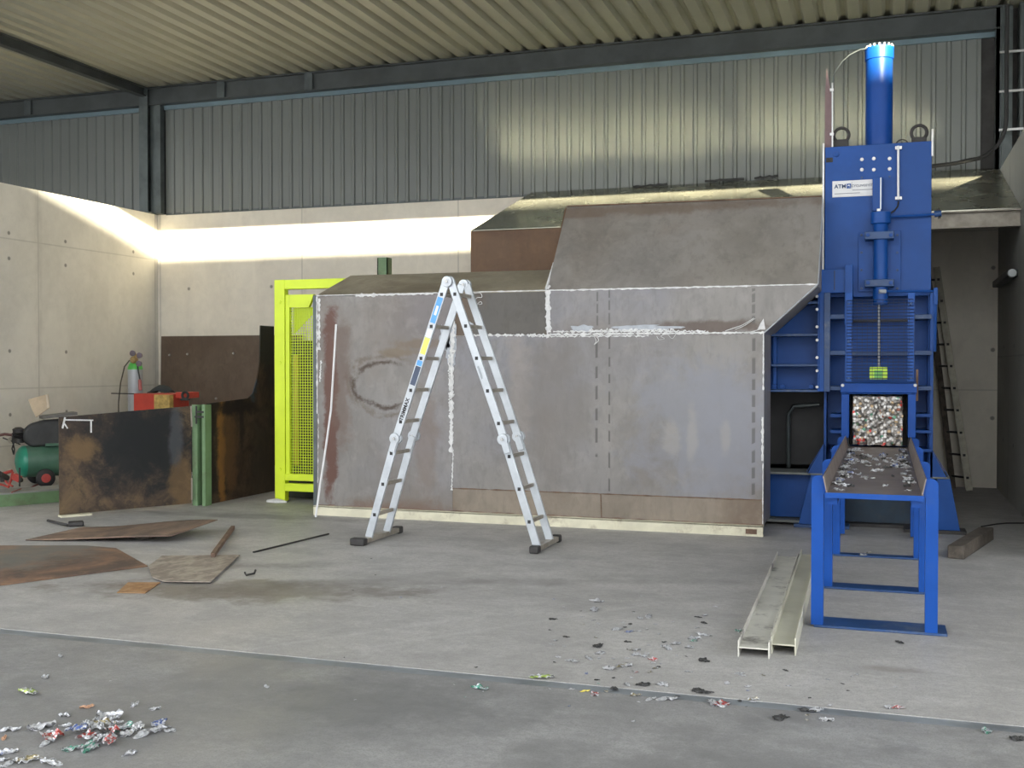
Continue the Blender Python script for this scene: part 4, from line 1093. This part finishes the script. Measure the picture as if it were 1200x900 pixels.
finish(MB().bar(fl(80,614,.025), fl(98,613,.025), .09, .04, Vector((0,0,1))), 'head', M['dark'], t_, .01)

# green edged flat beam
A = fl(-75, 601); Bq = fl(120, 584); dd = (Bq-A).normalized(); s = Vector((-dd.y, dd.x, 0))
t_ = thing('flat_platform', 'low grey topped platform with green steel edge at the left', 'platform', A)
L = (Bq-A).length
def prs(u0, u1, z0, z1):
    return MB().prism([A + s*u0 + Vector((0,0,z0)), A + s*u1 + Vector((0,0,z0)), A + s*u1 + Vector((0,0,z1)), A + s*u0 + Vector((0,0,z1))], dd*L)
finish(prs(.01, .02, 0, .12), 'edge_channel', M['green'], t_)
finish(prs(0, .40, .12, .135), 'deck', plain('deck_grey', (.27,.275,.26), .6, .1, .12, 6), t_)
finish(prs(.36, .37, 0, .12), 'rear_channel', M['green'], t_)

# ------------------------------------------------------------------ compressor
t_ = thing('air_compressor', 'green tank air compressor on wheels by the left wall', 'compressor', (-9.35, 10.7, 0))
gr = plain('tank_green', (.02,.22,.14), .35, 0, .12, 4); gr2 = plain('tank_green_dusty', (.055,.13,.085), .5, 0, .15, 4, dirt=(.13,.14,.12), dirt_amt=.3)
E0 = at(24, 541, 10.25); ax = Vector((.36, 1.0, 0)).normalized()
ax = Vector((.62, .85, 0)).normalized()
Rt = .185
tk = finish(MB().lathe(E0, ax, [(-.055,.0),(-.05,.05),(-.035,.11),(-.01,.155),(.02,.178),(.05,Rt),(1.30,Rt),(1.33,.17),(1.37,.10),(1.38,.0)], 36), 'tank', gr2, t_)
finish(MB().lathe(E0-ax*.003, ax, [(-.055,.0),(-.05,.05),(-.035,.112),(-.01,.157),(.02,.181),(.045,Rt+.003),(.05,Rt+.003)], 36), 'tank_end', gr, t_)['label'] = 'bright green domed tank end'
sd = Vector((ax.y, -ax.x, 0))
lab = E0 + ax*.62 + sd*.17 + Vector((0,0,.075))
finish(MB().bar(lab-ax*.08, lab+ax*.08, .06, .008, sd+Vector((0,0,.4))), 'label_plate', M['alu_dull'], t_)
wc = at(40, 560, 9.95)
for k, f in enumerate((0.22,)):
    W0 = E0 + ax*f + sd*.24; W0.z = .105
    w = finish(MB().lathe(W0 - sd*.03, sd, [(0,.045),(0,.085),(.012,.104),(.05,.104),(.062,.085),(.062,.045)], 28), 'wheel', M['black'], t_)
    finish(MB().lathe(W0 + sd*.022, sd, [(0,.0),(0,.05),(.012,.052),(.014,.02),(.02,.015)], 20), 'hub', plain('hub_red', (.42,.06,.05), .5), w)
    W1 = E0 + ax*f - sd*.24; W1.z = .105
    finish(MB().lathe(W1 - sd*.03, sd, [(0,.045),(0,.085),(.012,.104),(.05,.104),(.062,.085),(.062,.045)], 28), 'wheel', M['black'], t_)
    finish(MB().tube([W0, W1], .014, 8), 'axle', M['dark'], t_)
q = E0 + ax*1.15; finish(MB().box(q.x-.03, q.x+.03, q.y-.12, q.y+.12, 0, .2), 'front_foot', M['dark'], t_)
q = E0 + ax*.35; q.z = .5
finish(MB().bar(E0+ax*.25+Vector((0,0,.19)), E0+ax*1.2+Vector((0,0,.19)), .03, .26, sd), 'deck_plate', gr2, t_)
# belt guard (large dark rounded cover)
c0 = E0 + sd*.10; pts = []
for (u, z) in ((.10,.17),(.02,.24),(.02,.36),(.10,.44),(.26,.48),(.62,.49),(.80,.48),(.86,.40),(.86,.17)):
    pts.append(c0 + ax*u + Vector((0,0,z)))
finish(MB().prism(pts, -sd*.12), 'belt_guard', plain('guard_black', (.035,.036,.036), .6, 0, .2, 6), t_, .03)
finish(MB().bar(c0+ax*.22+Vector((0,0,.51))-sd*.06, c0+ax*.60+Vector((0,0,.55))-sd*.06, .035, .22, sd), 'guard_top', plain('dusty_grey', (.13,.125,.115), .7, 0, .15, 6), t_)
pm = E0 - ax*.02 + Vector((0,0,.30))
finish(MB().lathe(pm - Vector((0,0,.08)), (0,0,1), [(0,.06),(.05,.06),(.055,.075),(.06,.06),(.07,.075),(.08,.06),(.09,.075),(.10,.06),(.11,.075),(.12,.06),(.16,.065),(.18,.03)], 18), 'pump_head', M['dark'], t_)
finish(MB().lathe(pm + Vector((-.09,-.02,-.05)), sd, [(0,0),(0,.035),(.02,.04),(.03,.04)], 16), 'pressure_gauge', M['alu_dull'], t_)
hp = [pm + Vector((.02,-.1,.02)), pm + Vector((.06,-.16,-.04)), pm + Vector((.10,-.17,-.14)), pm + Vector((.06,-.14,-.2)), pm + Vector((0,-.1,-.14)), pm+Vector((.02,-.08,-.05))]
finish(MB().tube(hp, .008, 6), 'air_hose', M['black'], t_)
finish(MB().tube([pm + Vector((-.02,0,0)), pm + Vector((-.15,-.05,.02)), pm + Vector((-.24,-.08,.0))], .016, 8), 'valve_lever', plain('dark_red_paint', (.12,.05,.045), .6), t_)
finish(MB().tube([E0 + Vector((0,0,.2)), E0 + Vector((-.16,-.1,.28))], .009, 6), 'pull_handle', M['dark'], t_)
# cardboard resting on it
c = c0 + ax*.42 + Vector((0,0,.585)); cm = plain('cardboard', (.50,.40,.28), .8, 0, .12, 6)
d1 = (RT*.96 + Vector((0,0,.2))).normalized()
t_ = thing('cardboard_flap', 'torn piece of pale cardboard standing on top of the compressor', 'cardboard', c)
u_ = Vector((.09,.05,0)); v_ = Vector((-.05,.05,.2))
w0 = at(37,479,10.55); w1 = at(33,468,10.58); w2 = at(55,462,10.58); w3 = at(57,478,10.58); w4 = at(42,489,10.55)
finish(MB().prism([w4, w0, w1, w2, w3], (.004,.012,0)), 'sheet', cm, t_)
finish(MB().bar(w2, w3, .03, .012), 'folded_edge', plain('cardboard_pale', (.6,.52,.4), .8), t_)
# red trolley jack in front
rp = plain('red_paint', (.36,.045,.035), .45, 0, .15, 6)
t_ = thing('red_trolley_jack', 'small red tubular trolley jack in front of the compressor', 'jack', fl(14,577))
J = lambda x, y, Y=9.55: at(x, y, Y)
finish(MB().tube([J(-14,560), J(4,555), J(14,552)], .018, 8), 'handle', rp, t_)
finish(MB().tube([J(-10,566), J(3,568), J(10,571), J(13,562), J(15,553)], .014, 8), 'frame_tube', rp, t_)
finish(MB().tube([J(2,556), J(8,566), J(15,570)], .012, 8), 'frame_tube', rp, t_)
finish(MB().bar(J(16,558), J(24,562), .07, .05), 'jack_body', rp, t_, .008)
for x, y in ((4,571),(24,569)):
    p = J(x, y); finish(MB().lathe((p.x, p.y-.02, max(.165,p.z)), (0,1,0), [(0,.01),(0,.028),(.03,.028),(.03,.01)], 16), 'caster', M['black'], t_)
finish(MB().tube([J(23,570,9.5), J(23,548,9.5)], .008, 6), 'lock_pin', M['dark'], t_)
tag(finish(MB().tube([fl(-20,560,.3), fl(-2,555,.36), fl(8,560,.22)], .03, 8), 'dark_hose', M['dark']), 'dark hose end at the far left edge beside the compressor', 'hose')
tag(finish(MB().tube([fl(14,577,.14), fl(24,573,.14), fl(34,572,.01), fl(48,566,.008), fl(60,564,.008)], .007, 6), 'red_hose', rp), 'thin red hose on the floor below the compressor wheel', 'hose')

# ------------------------------------------------------------------ gas cylinder
gx = at(158.5, 440, 12.6).x
t_ = thing('gas_cylinder', 'grey gas cylinder with green shoulder and brass regulator in the left corner', 'gas cylinder', (gx, 12.6, 0))
Rg = .100
zc = lambda py: at(158, py, 12.6).z
finish(MB().lathe((gx,12.6,0), (0,0,1), [(0,Rg*.9),(.02,Rg),(zc(433),Rg)], 32), 'body', plain('cyl_grey', (.42,.44,.47), .4, .1, .06, 4), t_)
z0 = zc(433)
finish(MB().lathe((gx,12.6,z0), (0,0,1), [(0,Rg+.001),(.03,Rg*.97),(.07,Rg*.82),(.10,Rg*.60),(.12,.035),(.13,.03)], 32), 'shoulder', plain('cyl_green', (.10,.50,.09), .35), t_)
finish(MB().lathe((gx,12.6,z0+.12), (0,0,1), [(0,.03),(.05,.028),(.06,.02),(.09,.02),(.10,.01)], 16), 'valve', plain('brass', (.45,.32,.12), .35, .7), t_)
rg = finish(MB().lathe((gx+.06,12.52,z0+.13), (.2,-1,0), [(0,.03),(.0,.045),(.05,.05),(.07,.03)], 18), 'regulator', plain('brass_dark', (.38,.27,.12), .4, .6), t_)
for dx, dz in ((.05, .22), (.16, .19), (.15,.08)):
    finish(MB().lathe((gx+dx,12.50,z0+dz), (.1,-1,0), [(0,.0),(0,.036),(.03,.04),(.032,.034),(.033,0)], 18), 'pressure_gauge', plain('gauge_purple', (.16,.13,.16), .4), t_)
finish(MB().tube([(gx+.05,12.52,z0+.13),(gx-.02,12.5,z0+.12),(gx-.08,12.48,z0+.04),(gx-.13,12.46,z0-.18),(gx-.15,12.44,z0-.45),(gx-.155,12.44,.1)], .009, 8), 'gas_hose', plain('hose_olive', (.075,.07,.05), .6), t_)
finish(MB().tube([(gx+.11,12.5,z0+.08),(gx+.14,12.49,z0-.05),(gx+.17,12.48,z0-.14)], .010, 8), 'flow_tube', M['black'], t_)
finish(MB().tube([(gx+.165,12.48,z0-.14),(gx+.19,12.46,z0-.28)], .022, 8), 'red_sleeve', plain('sleeve_red', (.45,.13,.12), .5), t_)
# welding cart / red box
a, b = at(156.5, 461, 12.1), at(212, 476, 12.1)
t_ = thing('tool_chest', 'red metal tool chest standing beside the grey gas cylinder', 'tool chest', ((a.x+b.x)/2, 12.2, 0))
rb = plain('chest_red', (.50,.055,.035), .45, 0, .12, 4)
finish(MB().box(a.x, b.x-.12, 12.1, 12.45, .55, a.z), 'body', rb, t_, .008)
finish(MB().box(b.x-.12, b.x+.04, 12.15, 12.45, a.z-.06, a.z+.02), 'side_tray', rb, t_, .008)
for x in (a.x+.03, b.x-.03):
    for y in (12.13, 12.40): finish(MB().box(x-.015, x+.015, y-.015, y+.015, 0, .55), 'leg', M['dark'], t_)
finish(MB().tube([at(130.5,461,12.08), at(157,461.5,12.08)], .007, 6), 'rod_holder', M['dark'], t_)
# yellow package, cloth and clamp on the chest
zt = a.z
a2, b2 = at(182,462.5,12.03), at(200,473,12.03)
tag(finish(MB().box(a2.x, b2.x, 12.0, 12.095, b2.z-.10, a2.z), 'yellow_package', plain('package', (.48,.33,.10), .6, 0, .3, 14), None, .006), 'yellow and orange package in front of the red tool chest', 'package')
mb = MB(); c1 = at(186, 458, 12.2)
n = 18; m_ = 8
gridv = []
for i in range(n+1):
    row = []
    for j in range(m_+1):
        u = i/n*2-1; v = j/m_*2-1
        h = .10*max(0, 1-abs(u-.15)**1.6)*max(0, 1-v*v*.8) + .02*noise.noise(Vector((u*3, v*3, 1)))
        row.append(mb.bm.verts.new((c1.x + u*.17, 12.24 + v*.10*(1-.4*u*u), zt + .004 + max(0,h))))
    gridv.append(row)
for i in range(n):
    for j in range(m_):
        mb.bm.faces.new((gridv[i][j], gridv[i+1][j], gridv[i+1][j+1], gridv[i][j+1]))
o = tag(finish(mb, 'black_cloth', plain('cloth_black', (.022,.028,.032), .9), None, 0, True), 'crumpled black cloth lying on the red tool chest', 'cloth')
m = o.modifiers.new('s', 'SOLIDIFY'); m.thickness = .012; m.offset = 1
p = at(211.5, 470, 12.0)
mb = MB(); mb.torus((p.x, 12.1, zt-.02), (0,1,0), .045, .016, 16, 8)
mb.box(p.x-.06, p.x+.06, 12.08, 12.12, zt-.085, zt-.06)
tag(finish(mb, 'earth_clamp', M['dark']), 'small dark earth clamp at the right end of the red tool chest', 'clamp')

# ------------------------------------------------------------------ litter
random.seed(11)
def flake_mesh(i, seed):
    rnd = random.Random(seed); mb = MB(); n = 9; g = []
    ax_ = rnd.uniform(.45, .9)
    for a in range(n):
        row = []
        for b in range(n):
            u = a/(n-1)*2-1; v = b/(n-1)*2-1
            x = u*math.sqrt(1-v*v/2); y = v*math.sqrt(1-u*u/2)*ax_
            rr = 1 + .35*noise.noise(Vector((x*1.7, y*1.7, seed)))
            z = .30 + .75*noise.noise(Vector((x*1.7, y*1.9, seed+7))) + .42*noise.noise(Vector((x*4.5, y*4.5, seed+3)))
            row.append(mb.bm.verts.new((x*rr*.5, y*rr*.5, max(.0, z)*.5)))
        g.append(row)
    for a in range(n-1):
        for b in range(n-1):
            mb.bm.faces.new((g[a][b], g[a+1][b], g[a+1][b+1], g[a][b+1]))
    lo = min(v.co.z for v in mb.bm.verts)
    for v in mb.bm.verts: v.co.z -= lo
    res = bmesh.ops.extrude_face_region(mb.bm, geom=list(mb.bm.faces))
    for v in [e for e in res['geom'] if isinstance(e, bmesh.types.BMVert)]: v.co.z += .045
    bmesh.ops.recalc_face_normals(mb.bm, faces=mb.bm.faces)
    return mb.bm
fm = {'silver': plain('can_silver', (.62,.63,.65), .28, .7, .3, 3.0, dirt=(.12,.12,.12), dirt_amt=.7),
      'white': plain('can_white', (.66,.66,.70), .35, .3, .2, 3.0, dirt=(.3,.3,.34), dirt_amt=.7),
      'green': plain('can_green', (.16,.30,.25), .35, .4, .3, 3.0, dirt=(.6,.6,.6), dirt_amt=.8),
      'red': plain('can_red', (.42,.14,.12), .35, .4, .3, 3.0, dirt=(.6,.55,.55), dirt_amt=.7),
      'blue': plain('can_blue', (.16,.20,.34), .35, .4, .3, 3.0, dirt=(.6,.6,.65), dirt_amt=.8),
      'yellow': plain('can_yellow', (.66,.56,.12), .4, .1, .2, 3.0),
      'lime': plain('can_lime', (.32,.38,.17), .4, .3, .3, 3.0, dirt=(.5,.55,.4), dirt_amt=.8),
      'orange': plain('can_orange', (.46,.27,.17), .5, .1, .2, 3.0),
      'brown': plain('can_brown', (.30,.27,.16), .5, .2, .3, 3.0, dirt=(.45,.43,.3), dirt_amt=.6),
      'dark': plain('can_dark', (.05,.05,.05), .5, .3, .4, 3.0, dirt=(.25,.25,.25), dirt_amt=.6)}
def printed(name, col, base=(.50,.51,.53)):
    t = NT(name, .32, .45, .5)
    n = t.noise(2.2, 3, .5, dist=.8)
    c = t.mix(n.step(.47, .50), col, base)
    c = t.mix(t.noise(6, 3, .6, off=(5,5,5)).step(.56, .60), c, (.62,.62,.62))
    c = t.mix(t.noise(4, 4, .6, off=(9,1,5)).step(.58, .62)*.8, c, (.06,.06,.065))
    return t.out(c)
for k_, col_ in (('green',(.09,.30,.22)),('red',(.42,.07,.06)),('blue',(.09,.14,.36)),('lime',(.32,.42,.10)),('brown',(.26,.22,.12)),('silver',(.42,.43,.45)),('white',(.60,.60,.63))):
    fm[k_] = printed('can_print_' + k_, col_)
meshes = {}
for c, mt in fm.items():
    for k in range(3):
        bm = flake_mesh(k, 3.7*k + len(c)*1.3)
        me = bpy.data.meshes.new('can_scrap'); bm.to_mesh(me); bm.free(); me.materials.append(mt)
        meshes[c, k] = me
word = {'silver':'silver','white':'white','green':'green and silver','red':'red and silver','blue':'blue and silver','yellow':'plain yellow','lime':'lime green','orange':'orange','brown':'brownish','dark':'dark'}
def flake(p, size, c, where, group, flat=.55, rot=None, label=None):
    o = bpy.data.objects.new('can_scrap', meshes[c, random.randrange(3)]); COL.objects.link(o)
    o.location = p; o.rotation_euler = (0, 0, random.uniform(0, 6.28) if rot is None else rot)
    o.scale = (size, size*random.uniform(.7,1), size*flat)
    o['label'] = label or ('crumpled %s can scrap %s' % (word[c], where)); o['category'] = 'can scrap'
    if not label: o['group'] = '%s can scraps %s' % (word[c], group)
# heap at the front left: (x, y, width px, colour)
Z = 220/1200
pile = [(290,65,60,'silver'),(185,160,110,'lime'),(555,258,75,'orange'),(705,98,14,'white'),(860,243,70,'silver'),(988,272,55,'white'),(408,310,70,'silver'),
 (262,380,120,'white'),(50,402,100,'silver'),(415,380,60,'silver'),(325,440,130,'red'),(300,485,90,'silver'),(495,415,100,'blue'),(550,390,80,'silver'),(560,460,100,'red'),
 (700,305,150,'silver'),(640,350,90,'silver'),(620,410,110,'silver'),(680,380,110,'brown'),(640,440,100,'dark'),(710,430,100,'red'),(580,510,120,'green'),(700,490,110,'red'),(640,480,80,'silver'),
 (800,385,110,'green'),(880,385,90,'white'),(930,420,130,'silver'),(1010,365,90,'blue'),(1020,395,90,'silver'),(1085,410,60,'white'),(815,425,90,'white'),(770,410,70,'silver'),
 (460,525,90,'green'),(830,553,75,'white'),(25,460,50,'orange'),(40,540,110,'silver'),(65,615,80,'silver'),(170,595,100,'brown'),(330,610,110,'silver'),(10,600,60,'silver'),(0,560,60,'blue'),(0,640,60,'silver'),(600,380,60,'silver'),(530,440,60,'dark'),(750,380,60,'silver'),(590,430,70,'silver'),(660,465,60,'white'),(720,350,70,'silver')]
for x, y, w, c in pile:
    px, py = x*Z, 780 + y*Z
    p = fl(px, py + w*Z*.18); s = w*Z*(p-EYE).length/F_PX*1.35
    p.z = .001 + (.014 if 480 < x < 780 and 330 < y < 500 else 0)
    single = {(185,160):'lime green and silver can scrap lying alone at the left, behind the front heap', (555,258):'flat orange disc scrap just behind the front left heap', (290,65):'small silver scrap lying furthest back at the far left', (830,553):'single white crushed scrap in front of the right end of the heap', (170,595):'brownish crushed can at the bottom left beside silver scraps'}.get((x, y))
    flake(p, s, c, 'in the heap at the front left of the floor', 'in the front left heap', .5, None, single)
# named scraps elsewhere: px, py, width px, colour, label
for px, py, w, c, lb in [
  (563,804,22,'green','dark green and silver crushed can alone in front of the floor joint'),
  (636,791,26,'lime','flat lime green scrap lying on the floor joint'),
  (685,809,11,'yellow','small plain yellow scrap on the floor joint'),
  (697,812,16,'red','red and white scrap beside the yellow one on the floor joint'),
  (765,772,13,'red','bright red crushed scrap in the middle of the scattered litter'),
  (865,738,13,'green','pale green scrap touching the left beige beam'),
  (956,830,20,'white','large white crumpled foil scrap in front of the beige beams'),
  (944,831,18,'dark','dark flat scrap left of the large white foil'),
  (968,842,16,'white','crumpled white scrap right in front of the large white foil'),
  (1052,828,14,'red','red scrap on the floor in front of the blue table'),
  (1042,827,14,'silver','silver scrap touching the red one in front of the blue table'),
  (883,818,14,'brown','cream paper scrap near the floor joint at the right'),
  (1157,855,17,'green','green scrap at the lower right of the floor'),
  (1192,864,18,'dark','dark scrap at the far right edge of the floor'),
  (866,788,11,'silver','small silver can scrap just in front of the left beige beam'),
  (912,840,18,'dark','dark gritty lump left of the foil scraps'),
  (1055,752,12,'dark','flat dark scrap in front of the blue table foot'),
  (71,768,10,'silver','tiny silver scrap alone at the left, in front of the floor joint'),
  (313,804,12,'silver','tiny silver scrap between the front heap and the floor joint'),
  (742,845,6,'white','tiny white speck in front of the floor joint at the middle'),
  (1018,649,7,'brown','brown crushed cup on the rear foot bar of the blue table'),
  (1012,652,10,'white','white paper scrap beside the brown cup under the blue table'),
  (852,800,10,'white','white strip of scrap in front of the left beige beam')]:
    p = fl(px, py + w*.15); s = w*(p-EYE).length/F_PX
    p.z = .016 if 1010 < px < 1020 else .001
    flake(p, s*1.05, c, '', '', .45, None, lb)
# scattered litter
cols = ['silver']*9 + ['white']*5 + ['dark']*4 + ['red','blue','green','brown','brown']
random.seed(5)
def scatter(n, x0, x1, y0, y1, s0, s1, where, group, keep=lambda x, y: True):
    i = 0
    while i < n:
        px, py = random.uniform(x0, x1), random.uniform(y0, y1)
        if not keep(px, py): continue
        p = fl(px, py); w = random.uniform(s0, s1)*random.uniform(.6, 1)
        p.z = .001
        flake(p, w*(p-EYE).length/F_PX, random.choice(cols), where, group, .3); i += 1
near_ = [(700,705),(697,715),(750,725),(760,723),(723,738),(737,741),(825,745),(815,748),(741,762),(792,755),(745,762),(782,760),(750,769),(690,772),(714,784),(730,781),(735,803),(754,803),(776,803),(720,808),(745,815),(762,820),(780,820),(735,780),(820,811),(835,825),(845,826),(808,759),(825,775),(700,758),(703,766),(670,775),(830,812)]
for px, py in near_:
    p = fl(px, py); p.z = .001
    flake(p, random.uniform(12, 24)*(p-EYE).length/F_PX, random.choice(cols), 'in the litter left of the beige beams', 'left of the beige beams', .35)
scatter(85, 640, 862, 690, 832, 4, 12, 'in the litter left of the beige beams', 'left of the beige beams', lambda x, y: abs((y-765)) < 75*random.random()+10)
scatter(22, 862, 1060, 786, 848, 5, 12, 'on the floor in front of the beige beams', 'in front of the beige beams')
scatter(16, 400, 640, 690, 830, 3, 6, 'on the open floor in front of the ladder', 'in front of the ladder')
scatter(10, 380, 620, 640, 690, 3, 6, 'on the floor close to the ladder', 'close to the ladder')
# scraps in the tray, banked along both sides
def tray(n, fx, y0, y1, s0, s1, where, group, cl):
    for i in range(n):
        y = random.uniform(y0, y1); x = min(.150, max(-.248, fx()))
        o = flake(Vector((x, y, .7285)), random.uniform(s0, s1), random.choice(cl), where, group, random.uniform(.4, .9))
cl = ['silver']*6 + ['white']*3 + ['dark']*2 + ['blue']
tray(60, lambda: -.262 + abs(random.gauss(0, .035)), 6.15, 9.3, .035, .075, 'banked along the left side of the tray', 'along the left side of the tray', cl)
tray(46, lambda: .162 - abs(random.gauss(0, .025)), 6.12, 9.3, .03, .07, 'banked along the right side of the tray', 'along the right side of the tray', cl)
tray(36, lambda: random.uniform(-.2, .12), 7.3, 8.8, .04, .085, 'across the middle of the rusty tray', 'across the middle of the tray', cl)
tray(8, lambda: random.uniform(-.2, .12), 6.3, 7.2, .03, .06, 'near the front lip of the rusty tray', 'near the front of the tray', cl)
